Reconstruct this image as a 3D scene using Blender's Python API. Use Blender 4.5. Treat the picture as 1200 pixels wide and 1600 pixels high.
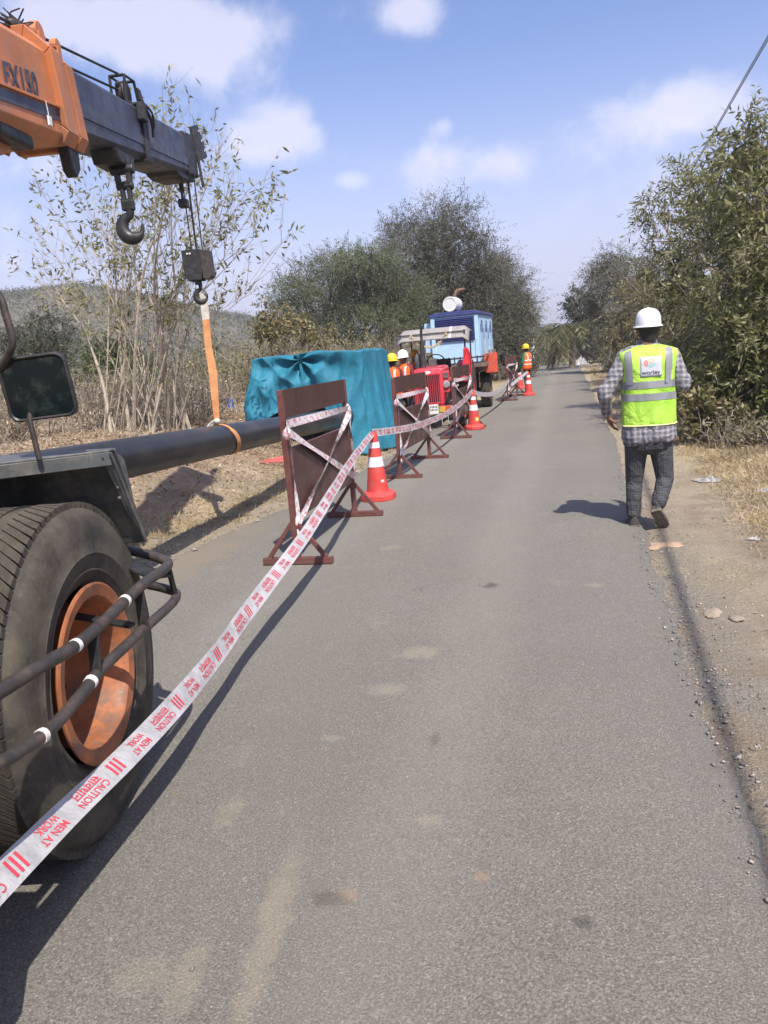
import bpy, bmesh, math, random
import numpy as np
from mathutils import Matrix, Vector, Quaternion

random.seed(11)
rng = np.random.default_rng(11)
for o in list(bpy.data.objects):
    bpy.data.objects.remove(o, do_unlink=True)
scene = bpy.context.scene
COL = scene.collection

# ------------------------------------------------------------------ camera
CAM_H = 1.55
FPX = 1200.0                       # focal length in pixels of the 1200 x 1600 photograph
RM = np.array([[0.97104, 0.03526, 0.23627], [0.22380, 0.21096, -0.95153], [-0.08340, 0.97686, 0.19696]])

def _orth(m):
    y = m[1] / np.linalg.norm(m[1]); z = m[2] - y * (m[2] @ y); z /= np.linalg.norm(z)
    return np.array([np.cross(y, z), y, z])
RM = _orth(RM)
cam = bpy.data.cameras.new('camera'); camo = bpy.data.objects.new('camera', cam); COL.objects.link(camo)
cam.sensor_fit = 'VERTICAL'; cam.sensor_height = 36.0; cam.lens = 27.0
cam.clip_start = 0.05; cam.clip_end = 6000
mw = Matrix([list(r) for r in RM]).to_4x4(); mw.translation = (0, 0, CAM_H)
camo.matrix_world = mw
scene.camera = camo

def ray(x, y):
    return RM @ np.array([x - 600.0, 800.0 - y, -FPX])
def G(x, y, z=0.0):                # photograph point on the level z
    d = ray(x, y); return np.array([0, 0, CAM_H]) + d * ((z - CAM_H) / d[2])
def P(x, y, Y):                    # photograph point at the distance Y along the road
    d = ray(x, y); return np.array([0, 0, CAM_H]) + d * (Y / d[1])

# ------------------------------------------------------------------ sky, sun, exposure
SUN_EL, SUN_AZ = math.radians(55.9), math.radians(147.9)      # azimuth from +Y towards +X
world = bpy.data.worlds.new('World'); scene.world = world; world.use_nodes = True
wn, wl = world.node_tree.nodes, world.node_tree.links
wn.clear()
def wnode(t, **k):
    n = wn.new(t)
    for a, b in k.items(): setattr(n, a, b)
    return n
def wmath(op, a, b=None, c=None):
    n = wn.new('ShaderNodeMath'); n.operation = op
    for i, v in enumerate((a, b, c)):
        if v is None: continue
        if isinstance(v, (int, float)): n.inputs[i].default_value = v
        else: wl.new(v, n.inputs[i])
    return n.outputs[0]
sky = wnode('ShaderNodeTexSky'); sky.sky_type = 'NISHITA'; sky.sun_disc = False
sky.sun_elevation = SUN_EL; sky.sun_rotation = SUN_AZ
sky.altitude = 500; sky.air_density = 1.0; sky.dust_density = 2.2; sky.ozone_density = 2.5
tc = wnode('ShaderNodeTexCoord')
sep = wnode('ShaderNodeSeparateXYZ'); wl.new(tc.outputs['Generated'], sep.inputs[0])
dx, dy, dz = sep.outputs
az = wmath('ARCTAN2', dx, dy); el = wmath('ARCSINE', dz)
# cloud sheet: layered noise on a level sheet above the land, plus the cumulus tufts seen over the road
zz = wmath('ADD', wmath('MAXIMUM', dz, 0.0), 0.16)
cmb = wnode('ShaderNodeCombineXYZ')
wl.new(wmath('DIVIDE', dx, zz), cmb.inputs[0]); wl.new(wmath('DIVIDE', dy, zz), cmb.inputs[1])
n1 = wnode('ShaderNodeTexNoise'); n1.inputs['Scale'].default_value = 1.1; n1.inputs['Detail'].default_value = 7; n1.inputs['Roughness'].default_value = 0.55
wl.new(cmb.outputs[0], n1.inputs['Vector'])
n2 = wnode('ShaderNodeTexNoise'); n2.inputs['Scale'].default_value = 16.0; n2.inputs['Detail'].default_value = 8; n2.inputs['Roughness'].default_value = 0.6
wl.new(tc.outputs['Generated'], n2.inputs['Vector']); n2.inputs['Distortion'].default_value = 0.35
def azel(x, y):
    d = ray(x, y); d = d / np.linalg.norm(d); return math.atan2(d[0], d[1]), math.asin(d[2])
tufts = [(235, 42, 170, 44, .85), (330, 92, 62, 46, .85), (120, 30, 90, 34, .55), (648, 22, 50, 34, .95), (400, 222, 70, 34, .8), (455, 195, 40, 34, .7), (545, 284, 30, 15, .8), (680, 255, 58, 40, .8),
         (790, 258, 40, 22, .5), (1000, 185, 130, 40, .75), (950, 320, 190, 50, .45), (30, 235, 100, 60, .6), (20, 380, 90, 60, .55),
         (480, 385, 90, 40, .4), (205, 88, 14, 18, .5), (1120, 150, 70, 40, .4), (695, 195, 22, 12, .4)]
acc = None
for (x, y, rx, ry, k) in tufts:
    a0, e0 = azel(x, y)
    u = wmath('MULTIPLY', wmath('SUBTRACT', az, a0), FPX / rx * math.cos(e0) / 1.05)
    v = wmath('MULTIPLY', wmath('SUBTRACT', el, e0), FPX / ry / 1.05)
    q = wmath('ADD', wmath('MULTIPLY', u, u), wmath('MULTIPLY', v, v))
    g = wmath('MULTIPLY', wmath('EXPONENT', wmath('MULTIPLY', q, -0.8)), k)
    acc = g if acc is None else wmath('ADD', acc, g)
def wmap(v, a, b, c=0.0, d=1.0):
    n = wn.new('ShaderNodeMapRange'); n.interpolation_type = 'SMOOTHSTEP'
    wl.new(v, n.inputs[0])
    for i, t in zip((1, 2, 3, 4), (a, b, c, d)): n.inputs[i].default_value = t
    return n.outputs[0]
nf = wmath('SUBTRACT', n2.outputs['Fac'], 0.5)
tuft = wmap(wmath('ADD', acc, wmath('MULTIPLY', nf, 1.35)), 0.34, 1.02, 0.0, 0.60)
sheet = wmap(wmath('ADD', n1.outputs['Fac'], wmath('MULTIPLY', nf, 0.25)), 0.52, 0.80, 0.0, 0.26)
mask = wmath('MINIMUM', wmath('ADD', tuft, sheet), 0.86)
# pale dusty air low over the land
lowair = wmap(dz, 0.0, 0.36, 0.85, 0.0)
mixh = wnode('ShaderNodeMix'); mixh.data_type = 'RGBA'
tint = wnode('ShaderNodeMix'); tint.data_type = 'RGBA'; tint.blend_type = 'MULTIPLY'; tint.inputs[0].default_value = 1.0
tint.inputs[7].default_value = (1.22, 1.17, 1.36, 1)
wl.new(sky.outputs[0], tint.inputs[6])
wl.new(lowair, mixh.inputs[0]); wl.new(tint.outputs[2], mixh.inputs[6]); mixh.inputs[7].default_value = (5.0, 4.85, 6.2, 1)
mixc = wnode('ShaderNodeMix'); mixc.data_type = 'RGBA'
wl.new(mask, mixc.inputs[0]); wl.new(mixh.outputs[2], mixc.inputs[6]); mixc.inputs[7].default_value = (6.9, 6.6, 7.4, 1)
bg = wnode('ShaderNodeBackground'); bg.inputs[1].default_value = 0.078
wl.new(mixc.outputs[2], bg.inputs[0])
wo = wnode('ShaderNodeOutputWorld'); wl.new(bg.outputs[0], wo.inputs[0])

sl = bpy.data.lights.new('sun', 'SUN'); sl.energy = 3.3; sl.angle = math.radians(0.53); sl.color = (1.0, 0.95, 0.87)
so = bpy.data.objects.new('sun', sl); COL.objects.link(so)
SUN_D = Vector((-math.cos(SUN_EL) * math.sin(SUN_AZ), -math.cos(SUN_EL) * math.cos(SUN_AZ), -math.sin(SUN_EL)))
so.rotation_euler = SUN_D.to_track_quat('-Z', 'Y').to_euler(); so.location = (6, -8, 14)
vs = scene.view_settings
vs.view_transform = 'Standard'; vs.look = 'None'; vs.gamma = 1.0; vs.use_curve_mapping = False; vs.exposure = 1.0
scene.cycles.max_bounces = 6; scene.cycles.transparent_max_bounces = 8

# ------------------------------------------------------------------ object helpers
def tag(o, label=None, cat=None, group=None, kind=None):
    if label: o['label'] = label
    if cat: o['category'] = cat
    if group: o['group'] = group
    if kind: o['kind'] = kind
    return o
def empty(name, loc=(0, 0, 0), rz=0.0, label=None, cat=None, group=None):
    o = bpy.data.objects.new(name, None); COL.objects.link(o)
    o.empty_display_size = 0.2
    o.location = loc; o.rotation_euler = (0, 0, rz)
    return tag(o, label, cat, group)
def copy_tree(o, parent=None):
    kids = [c for c in ALL if c.parent is o]
    c = o.copy(); COL.objects.link(c); ALL.append(c); c.parent = parent
    for k in kids: copy_tree(k, c)
    return c
ALL = []
def link_mesh(name, me, mats, parent=None, smooth=False):
    o = bpy.data.objects.new(name, me); COL.objects.link(o); ALL.append(o)
    for m in (mats if isinstance(mats, (list, tuple)) else [mats]): me.materials.append(m)
    if smooth: me.polygons.foreach_set('use_smooth', [True] * len(me.polygons))
    if parent: o.parent = parent
    return o
def fast_mesh(name, V, F):
    """V (n,3) array, F (m,k) array, all faces with k corners"""
    V = np.asarray(V, dtype=np.float32); F = np.asarray(F, dtype=np.int32)
    me = bpy.data.meshes.new(name)
    me.vertices.add(len(V)); me.vertices.foreach_set('co', V.ravel())
    m, k = F.shape
    me.loops.add(m * k); me.loops.foreach_set('vertex_index', F.ravel())
    me.polygons.add(m); me.polygons.foreach_set('loop_start', np.arange(0, m * k, k, dtype=np.int32))
    me.update(calc_edges=True); me.validate()
    return me
def frame(d, up=(0, 0, 1)):
    d = Vector(d).normalized(); up = Vector(up)
    if abs(d.dot(up.normalized())) > 0.98: up = Vector((0, 1, 0)) if abs(d.y) < .9 else Vector((1, 0, 0))
    s = d.cross(up).normalized(); u = s.cross(d).normalized()
    return s, u, d
class MB:
    def __init__(self): self.v, self.f, self.m, self.mi = [], [], [], 0
    def add(self, vs_, fs_, mi=None):
        n = len(self.v); self.v += [tuple(p) for p in vs_]
        for f in fs_: self.f.append([i + n for i in f]); self.m.append(self.mi if mi is None else mi)
        return self
    def box(self, c, s, M=None, mi=None):
        c = Vector(c); h = Vector(s) * .5
        pts = [Vector((x * h.x, y * h.y, z * h.z)) for z in (-1, 1) for y in (-1, 1) for x in (-1, 1)]
        if M is not None: pts = [M @ p for p in pts]
        return self.add([c + p for p in pts], [(0, 2, 3, 1), (4, 5, 7, 6), (0, 1, 5, 4), (2, 6, 7, 3), (0, 4, 6, 2), (1, 3, 7, 5)], mi)
    def bar(self, a, b, w, h, up=(0, 0, 1), mi=None):
        a, b = Vector(a), Vector(b); s, u, d = frame(b - a, up)
        pts = [e + s * (x * w / 2) + u * (y * h / 2) for e in (a, b) for x, y in ((-1, -1), (1, -1), (1, 1), (-1, 1))]
        return self.add(pts, [(0, 1, 2, 3), (7, 6, 5, 4), (0, 4, 5, 1), (1, 5, 6, 2), (2, 6, 7, 3), (3, 7, 4, 0)], mi)
    def loft(self, rings, caps=True, close=True, mi=None):
        n = len(rings[0]); V = [p for r in rings for p in r]; F = []
        for i in range(len(rings) - 1):
            for j in range(n if close else n - 1):
                k = (j + 1) % n
                F.append((i * n + j, i * n + k, (i + 1) * n + k, (i + 1) * n + j))
        if caps: F.append(tuple(range(n))[::-1]); F.append(tuple(range((len(rings) - 1) * n, len(rings) * n)))
        return self.add(V, F, mi)
    def tube(self, path, r, n=8, caps=True, mi=None, flat=1.0):
        path = [Vector(p) for p in path]
        rs = r if isinstance(r, (list, tuple)) else [r] * len(path)
        rings = []; pu = None
        for i, p in enumerate(path):
            d = (path[min(i + 1, len(path) - 1)] - path[max(i - 1, 0)])
            if d.length < 1e-9: d = Vector((0, 0, 1))
            d.normalize()
            if pu is None: s, u, _ = frame(d)
            else:
                u = (pu - d * pu.dot(d)); u = u.normalized() if u.length > 1e-6 else frame(d)[1]; s = d.cross(u)
            pu = u
            rings.append([p + (s * math.cos(2 * math.pi * k / n) + u * math.sin(2 * math.pi * k / n) * flat) * rs[i] for k in range(n)])
        return self.loft(rings, caps, True, mi)
    def lathe(self, prof, n=24, M=None, mi=None, caps=True):
        M = M or Matrix.Identity(4)
        rings = [[M @ Vector((r * math.cos(2 * math.pi * k / n), r * math.sin(2 * math.pi * k / n), z)) for k in range(n)] for r, z in prof]
        return self.loft(rings, caps, True, mi)
    def prism(self, poly, vec, mi=None):
        a = [Vector(p) for p in poly]; v = Vector(vec); n = len(a)
        F = [tuple(range(n))[::-1], tuple(range(n, 2 * n))] + [(i, (i + 1) % n, n + (i + 1) % n, n + i) for i in range(n)]
        return self.add(a + [p + v for p in a], F, mi)
    def sphere(self, c, r, n=12, m=8, M=None, mi=None):
        c = Vector(c); r = Vector(r) if hasattr(r, '__len__') else Vector((r, r, r))
        rings = []
        for i in range(m + 1):
            t = math.pi * i / m; st = max(math.sin(t), .02)
            ring = [Vector((r.x * st * math.cos(2 * math.pi * k / n), r.y * st * math.sin(2 * math.pi * k / n), -r.z * math.cos(t))) for k in range(n)]
            if M is not None: ring = [M @ p for p in ring]
            rings.append([c + p for p in ring])
        return self.loft(rings, True, True, mi)
    def grid(self, fn, nu, nv, mi=None):
        V = [fn(i / nu, j / nv) for j in range(nv + 1) for i in range(nu + 1)]
        w = nu + 1
        return self.add(V, [(j * w + i, j * w + i + 1, (j + 1) * w + i + 1, (j + 1) * w + i) for j in range(nv) for i in range(nu)], mi)
    def groups(self):
        """faces grouped into pieces that neither share corners nor touch"""
        n = len(self.v); par = list(range(n))
        def fd(i):
            while par[i] != i: par[i] = par[par[i]]; i = par[i]
            return i
        for f in self.f:
            r = fd(f[0])
            for i in f[1:]: par[fd(i)] = r
        box = {}
        for i, p in enumerate(self.v):
            r = fd(i); b = box.setdefault(r, [list(p), list(p)])
            for k in range(3): b[0][k] = min(b[0][k], p[k]); b[1][k] = max(b[1][k], p[k])
        keys = list(box); up = {k: k for k in keys}
        def fu(k):
            while up[k] != k: k = up[k]
            return k
        if len(keys) > 60: return None
        for i, a in enumerate(keys):
            for b in keys[i + 1:]:
                A, B = box[a], box[b]
                if all(A[0][k] - .004 <= B[1][k] and B[0][k] - .004 <= A[1][k] for k in range(3)): up[fu(a)] = fu(b)
        out = {}
        for j, f in enumerate(self.f): out.setdefault(fu(fd(f[0])), []).append(j)
        return list(out.values())
    JOINED = {'lettering', 'tape_print', 'tread', 'plate_marks', 'emblem', 'road', 'body', 'tarpaulin_hem', 'overhead_wire', 'red_net', 'chin_strap', 'trunk', 'frond_stems', 'rope_knot', 'eyes', 'steel_pipe', 'sidewall_ribs'}
    def build(self, name, mats, parent=None, smooth=False, bevel=0, sharp=40, solid=0):
        g = None if (name in self.JOINED or parent is None) else self.groups()
        if g and len(g) > 1:
            first = None
            for fs_ in g:
                sub_ = MB(); mp = {}
                for j in fs_:
                    ff = []
                    for i in self.f[j]:
                        if i not in mp: mp[i] = len(sub_.v); sub_.v.append(self.v[i])
                        ff.append(mp[i])
                    sub_.f.append(ff); sub_.m.append(self.m[j])
                o = sub_.build1(name, mats, parent, smooth, bevel, sharp, solid); first = first or o
            return first
        return self.build1(name, mats, parent, smooth, bevel, sharp, solid)
    def build1(self, name, mats, parent=None, smooth=False, bevel=0, sharp=40, solid=0):
        me = bpy.data.meshes.new(name); me.from_pydata([tuple(p) for p in self.v], [], self.f)
        bm = bmesh.new(); bm.from_mesh(me); bmesh.ops.recalc_face_normals(bm, faces=bm.faces[:]); bm.to_mesh(me); bm.free()
        if len(me.polygons) == len(self.m): me.polygons.foreach_set('material_index', self.m)
        me.update()
        o = link_mesh(name, me, mats, parent, smooth)
        if smooth: me.set_sharp_from_angle(angle=math.radians(sharp))
        if solid:
            s = o.modifiers.new('thickness', 'SOLIDIFY'); s.thickness = solid; s.offset = 0
        if bevel:
            b = o.modifiers.new('bevel', 'BEVEL'); b.width = bevel; b.segments = 2; b.limit_method = 'ANGLE'; b.angle_limit = math.radians(35)
        return o
def curve(pts, n=8):
    """Catmull-Rom through the points"""
    P_ = [Vector(p) for p in pts]; out = []
    for i in range(len(P_) - 1):
        a = P_[max(i - 1, 0)]; b = P_[i]; c = P_[i + 1]; d = P_[min(i + 2, len(P_) - 1)]
        for k in range(n):
            t = k / n
            out.append(.5 * ((2 * b) + (c - a) * t + (2 * a - 5 * b + 4 * c - d) * t * t + (3 * b - a - 3 * c + d) * t ** 3))
    out.append(P_[-1]); return out
def text_mesh(s, size=1.0, extrude=0.0, bold=0.0):
    """flat lettering as (verts2d, faces), starting at x = 0 on the base line"""
    c = bpy.data.curves.new('txt', 'FONT'); c.body = s; c.size = size; c.offset = bold; c.resolution_u = 3
    o = bpy.data.objects.new('txt', c); COL.objects.link(o)
    dg = bpy.context.evaluated_depsgraph_get(); me = bpy.data.meshes.new_from_object(o.evaluated_get(dg))
    V = [(v.co.x, v.co.y) for v in me.vertices]; F = [tuple(p.vertices) for p in me.polygons]
    bpy.data.objects.remove(o); bpy.data.curves.remove(c); bpy.data.meshes.remove(me)
    if V:
        x0 = min(v[0] for v in V); V = [(a - x0, b) for a, b in V]
    return V, F

# ------------------------------------------------------------------ material helpers
class NT:
    def __init__(self, name):
        self.mat = bpy.data.materials.new(name); self.mat.use_nodes = True
        self.n = self.mat.node_tree.nodes; self.l = self.mat.node_tree.links
        self.b = self.n['Principled BSDF']; self.out = self.n['Material Output']
        self.tc = None
    def obj(self):
        if not self.tc: self.tc = self.n.new('ShaderNodeTexCoord')
        return self.tc.outputs['Object']
    def pos(self):
        g = self.n.new('ShaderNodeNewGeometry'); return g.outputs['Position']
    def noise(self, scale, detail=4, rough=.55, vec=None, dist=0.0):
        t = self.n.new('ShaderNodeTexNoise'); t.inputs['Scale'].default_value = scale; t.inputs['Detail'].default_value = detail
        t.inputs['Roughness'].default_value = rough; t.inputs['Distortion'].default_value = dist
        self.l.new(vec or self.obj(), t.inputs['Vector']); return t.outputs['Fac']
    def vor(self, scale, vec=None, feature='F1', out='Distance', rand=1.0):
        t = self.n.new('ShaderNodeTexVoronoi'); t.feature = feature; t.inputs['Scale'].default_value = scale; t.inputs['Randomness'].default_value = rand
        self.l.new(vec or self.obj(), t.inputs['Vector']); return t.outputs[out]
    def set(self, sock, v):
        if isinstance(v, (int, float)): sock.default_value = v
        elif isinstance(v, tuple): sock.default_value = v if len(v) == len(sock.default_value) else (*v, 1)
        else: self.l.new(v, sock)
    def math(self, op, a, b=0.0, c=None):
        n = self.n.new('ShaderNodeMath'); n.operation = op
        self.set(n.inputs[0], a); self.set(n.inputs[1], b)
        if c is not None: self.set(n.inputs[2], c)
        return n.outputs[0]
    def ramp(self, v, a, b, c=0.0, d=1.0):
        n = self.n.new('ShaderNodeMapRange'); n.interpolation_type = 'SMOOTHSTEP'
        self.set(n.inputs[0], v)
        for i, t in zip((1, 2, 3, 4), (a, b, c, d)): n.inputs[i].default_value = t
        return n.outputs[0]
    def mix(self, f, a, b, mode='MIX'):
        n = self.n.new('ShaderNodeMix'); n.data_type = 'RGBA'; n.blend_type = mode
        self.set(n.inputs[0], f); self.set(n.inputs[6], a); self.set(n.inputs[7], b); return n.outputs[2]
    def sep(self, v):
        n = self.n.new('ShaderNodeSeparateXYZ'); self.l.new(v, n.inputs[0]); return n.outputs
    def col(self, c): self.set(self.b.inputs['Base Color'], c); return self
    def rough(self, r): self.set(self.b.inputs['Roughness'], r); return self
    def bump(self, h, strength=.3, dist=.01):
        n = self.n.new('ShaderNodeBump'); n.inputs['Strength'].default_value = strength; n.inputs['Distance'].default_value = dist
        self.l.new(h, n.inputs['Height']); self.l.new(n.outputs[0], self.b.inputs['Normal']); return self
    def island(self):
        g = self.n.new('ShaderNodeNewGeometry'); return g.outputs['Random Per Island']
def mul(c, k): return tuple(min(1.0, x * k) for x in c[:3])
def paint(name, c, rough=.5, metal=0.0, var=.18, vs_=6.0, dirt=None, dirt_amt=.5, bump=.0, bs=60, spec=.5, coat=0.0):
    t = NT(name)
    n = t.noise(vs_, 5, .6)
    base = t.mix(t.ramp(n, .3, .7), mul(c, 1 - var), mul(c, 1 + var))
    if dirt:
        d = t.ramp(t.math('ADD', t.noise(vs_ * 1.7, 6, .65), t.math('MULTIPLY', t.noise(vs_ * 9, 3), .25)), .55, .82, 0, dirt_amt)
        base = t.mix(d, base, dirt)
    t.col(base)
    r = t.ramp(t.noise(vs_ * 3, 3), .25, .75, max(.05, rough - .1), min(1, rough + .12)); t.rough(r)
    t.b.inputs['Metallic'].default_value = metal; t.b.inputs['Specular IOR Level'].default_value = spec
    if coat: t.b.inputs['Coat Weight'].default_value = coat
    if bump: t.bump(t.noise(bs, 4), bump, .005)
    return t.mat
def leafmat(name, cols, trans=.35, rough=.5, vs_=.7):
    t = NT(name)
    i = t.island()
    r = t.n.new('ShaderNodeValToRGB'); r.color_ramp.interpolation = 'LINEAR'
    els = r.color_ramp.elements
    for k, c in enumerate(cols):
        p = k / max(1, len(cols) - 1)
        e = els[k] if k < 2 else els.new(p)
        e.position = p; e.color = (*c, 1)
    els[0].position = 0
    t.l.new(i, r.inputs[0])
    n = t.ramp(t.noise(vs_, 3, vec=t.pos()), .3, .7, .72, 1.25)
    base = t.mix(1.0, r.outputs[0], n, 'MULTIPLY')
    t.col(base); t.rough(rough); t.b.inputs['Specular IOR Level'].default_value = .35
    tr = t.n.new('ShaderNodeBsdfTranslucent'); t.l.new(base, tr.inputs[0])
    m = t.n.new('ShaderNodeMixShader'); m.inputs[0].default_value = trans
    t.l.new(t.b.outputs[0], m.inputs[1]); t.l.new(tr.outputs[0], m.inputs[2]); t.l.new(m.outputs[0], t.out.inputs[0])
    return t.mat
# ================================================================== terrain and road
RY = [-60, 2, 6, 12, 25, 50, 400]; RX = [.45, .50, .55, .68, .76, .85, .9]
LY = [-60, 2, 5.9, 7.8, 11.3, 16, 30, 56, 400]; LX = [-3.85, -3.72, -3.39, -3.08, -2.78, -2.68, -2.45, -2.15, -2.1]
def redge(y): return np.interp(y, RY, RX)
def ledge(y): return np.interp(y, LY, LX)
_w = [(rng.uniform(.25, 1.1) * rng.choice([-1, 1]), rng.uniform(.25, 1.1), rng.uniform(0, 6.28)) for _ in range(10)]
_w2 = [(rng.uniform(1.5, 5) * rng.choice([-1, 1]), rng.uniform(1.5, 5), rng.uniform(0, 6.28)) for _ in range(12)]
def wob(x, y): return sum(np.sin(a * x + b * y + c) for a, b, c in _w) / 10
def wob2(x, y): return sum(np.sin(a * x + b * y + c) for a, b, c in _w2) / 12
def sst(t): t = np.clip(t, 0, 1); return t * t * (3 - 2 * t)
def hgt(x, y):
    x = np.asarray(x, float); y = np.asarray(y, float)
    xl = ledge(y); xr = redge(y)
    out = np.maximum(xl - x, x - xr)
    inroad = sst((out + .05) / .3)
    start = np.where(y < 4.5, 1.9, .75) + np.where(y < 4.5, 0, np.clip((4.5 + 2 - y) / 2, 0, 1) * 1.1)
    bank = sst((xl - start - x) / 2.6) * (.78 + .12 * wob(x * .7, y * .7))
    left_far = np.clip((-9 - x) / 60, 0, 1) * .8
    rise = sst((x - xr - 1.0) / 2.5) * .18
    z = bank + left_far + rise
    z = z + inroad * (.05 * wob(x, y) + .03 * wob2(x, y)) * np.clip(out * 1.3, 0, 1)
    z = z + .22 * np.exp(-(((x + 5.0) / .7) ** 2 + ((y - 8.2) / 1.0) ** 2)) + .18 * np.exp(-(((x + 5.2) / .8) ** 2 + ((y - 6.4) / .7) ** 2))
    z = z - .03 * (1 - sst((out + .06) / .12))
    far = np.hypot(x, y)
    return z * np.clip(1 - (far - 120) / 200, 0, 1)
def axis(breaks):
    out = []
    for a, b, s in breaks: out += list(np.arange(a, b, s))
    return np.array(out + [breaks[-1][1]])
gx = axis([(-3000, -200, 280), (-200, -40, 20), (-40, -12, 2), (-12, -7, .5), (-7, -2.4, .11), (-2.4, .2, .65), (.2, 3.4, .11), (3.4, 8, .5), (8, 40, 3), (40, 200, 20), (200, 3000, 280)])
gy = axis([(-3000, -200, 280), (-200, -30, 17), (-30, 0, 2), (0, 14, .11), (14, 26, .3), (26, 60, 1), (60, 200, 10), (200, 4000, 380)])
XX, YY = np.meshgrid(gx, gy); ZZ = hgt(XX, YY)
V = np.stack([XX.ravel(), YY.ravel(), ZZ.ravel()], 1)
nx_, ny_ = len(gx), len(gy)
ii, jj = np.meshgrid(np.arange(nx_ - 1), np.arange(ny_ - 1)); a_ = (jj * nx_ + ii).ravel()
Fq = np.stack([a_, a_ + 1, a_ + nx_ + 1, a_ + nx_], 1)

t = NT('ground_soil')
pos = t.pos(); px_, py_, pz_ = t.sep(pos)
n_big = t.noise(.55, 5, .6, pos); n_mid = t.noise(2.6, 6, .65, pos); n_fine = t.noise(38, 5, .7, pos); n_grit = t.noise(150, 3, .7, pos)
soil = t.mix(t.ramp(n_mid, .3, .7), (.31, .245, .175), (.46, .38, .28))
straw = t.mix(t.ramp(n_fine, .35, .65), (.33, .265, .165), (.55, .46, .31))
base = t.mix(t.ramp(n_big, .42, .62), soil, straw)
red = t.mix(t.ramp(n_mid, .35, .65), (.27, .155, .105), (.39, .255, .175))
leftbank = t.math('MULTIPLY', t.ramp(px_, -3.9, -4.5), t.ramp(py_, 24, 15))
base = t.mix(t.math('MULTIPLY', leftbank, t.ramp(n_big, .42, .66)), base, red)
grit = t.mix(t.ramp(n_grit, .38, .62), (.17, .155, .138), (.38, .35, .30))
edge = t.math('MULTIPLY', t.ramp(t.math('ADD', px_, t.math('MULTIPLY', n_mid, .9)), 1.55, 1.05), t.ramp(py_, 7.5, 5.0))
base = t.mix(t.math('MULTIPLY', edge, t.ramp(t.math('ADD', n_mid, t.math('MULTIPLY', n_fine, .3)), .48, .75, .0, .95)), base, grit)
base = t.mix(t.ramp(n_fine, .5, .8, 0, .35), base, (.55, .45, .32))
base = t.mix(t.ramp(n_grit, .2, .48, .4, 0), base, (.14, .11, .08))
t.col(base); t.rough(.95); t.b.inputs['Specular IOR Level'].default_value = .15
t.bump(t.math('ADD', t.math('MULTIPLY', n_fine, .7), t.math('MULTIPLY', n_grit, .35)), 1.0, .05)
ground = link_mesh('ground', fast_mesh('ground', V, Fq), t.mat, smooth=True); tag(ground, kind='structure')

# ---- road: strip with ragged broken edges
t = NT('asphalt'); pos = t.pos(); px_, py_, pz_ = t.sep(pos)
n_big = t.noise(.6, 5, .6, pos); n_mid = t.noise(3.2, 6, .65, pos); n_m2 = t.noise(14, 5, .7, pos); n_g = t.noise(130, 4, .75, pos); n_g2 = t.noise(330, 3, .7, pos)
cell = t.vor(190, pos, out='Color'); cr_, cg_, cb_ = t.sep(cell)
base = t.mix(t.ramp(n_big, .3, .7), (.212, .195, .166), (.256, .237, .204))
n_f = t.noise(160, 4, .72, pos); base = t.mix(t.ramp(n_f, .36, .66), (.118, .107, .090), t.mix(t.ramp(n_g, .45, .72), base, (.33, .305, .262)))
stone = t.mix(cg_, (.22, .20, .17), (.44, .41, .35))
base = t.mix(t.ramp(cr_, .84, .95, 0, .5), base, stone)
base = t.mix(t.ramp(n_g2, .28, .45, .45, 0), base, (.09, .08, .066))
base = t.mix(t.ramp(n_mid, .56, .78, 0, .35), base, (.29, .262, .215))
dust = (.34, .295, .215)
def blotch(cx, cy, rx, ry, rot, amt, col, base, soft=.55):
    c, s = math.cos(rot), math.sin(rot)
    ux = t.math('SUBTRACT', px_, cx); uy = t.math('SUBTRACT', py_, cy)
    u = t.math('MULTIPLY', t.math('ADD', t.math('MULTIPLY', ux, c), t.math('MULTIPLY', uy, s)), 1 / rx)
    v = t.math('MULTIPLY', t.math('SUBTRACT', t.math('MULTIPLY', uy, c), t.math('MULTIPLY', ux, s)), 1 / ry)
    q = t.math('ADD', t.math('MULTIPLY', u, u), t.math('MULTIPLY', v, v))
    q = t.math('ADD', q, t.math('MULTIPLY', t.math('SUBTRACT', n_m2, .5), 3.0))
    q = t.math('ADD', q, t.math('MULTIPLY', t.math('SUBTRACT', n_g, .5), 2.6))
    return t.mix(t.math('MULTIPLY', t.ramp(q, 1.25, .0, 0, amt), t.ramp(n_g, .30, .55, .25, 1)), base, col)
for (x0, y0, x1, y1, w, k) in [(462, 1330, 380, 1600, .055, .5), (375, 1245, 345, 1300, .05, .4), (320, 1480, 270, 1600, .05, .4), (200, 1560, 260, 1500, .1, .3)]:
    A, B = G(x0, y0), G(x1, y1); m = (A + B) / 2; d = B - A
    base = blotch(m[0], m[1], np.linalg.norm(d) * .6, w, math.atan2(d[1], d[0]), k, dust, base)
for (x, y, rx, ry, k, c) in [(655, 1025, .13, .10, .5, dust), (605, 1083, .10, .08, .5, dust), (675, 1290, .05, .035, .45, dust), (752, 1380, .03, .022, .45, (.38, .24, .15)),
                             (545, 1408, .04, .03, .5, (.34, .22, .14)), (768, 920, .05, .07, .8, (.03, .028, .025)), (680, 1165, .025, .08, .6, (.05, .046, .042)),
                             (512, 1415, .07, .04, .6, (.06, .055, .05)), (912, 1452, .03, .025, .7, (.04, .037, .034)), (520, 1160, .05, .03, .45, dust), (930, 920, .07, .05, .4, dust),
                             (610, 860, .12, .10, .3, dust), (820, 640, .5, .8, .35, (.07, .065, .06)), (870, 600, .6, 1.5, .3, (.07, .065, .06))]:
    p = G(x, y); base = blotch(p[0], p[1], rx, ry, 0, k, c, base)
e1 = t.math('ADD', px_, t.math('MULTIPLY', t.math('SUBTRACT', n_mid, .5), .5))
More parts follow.
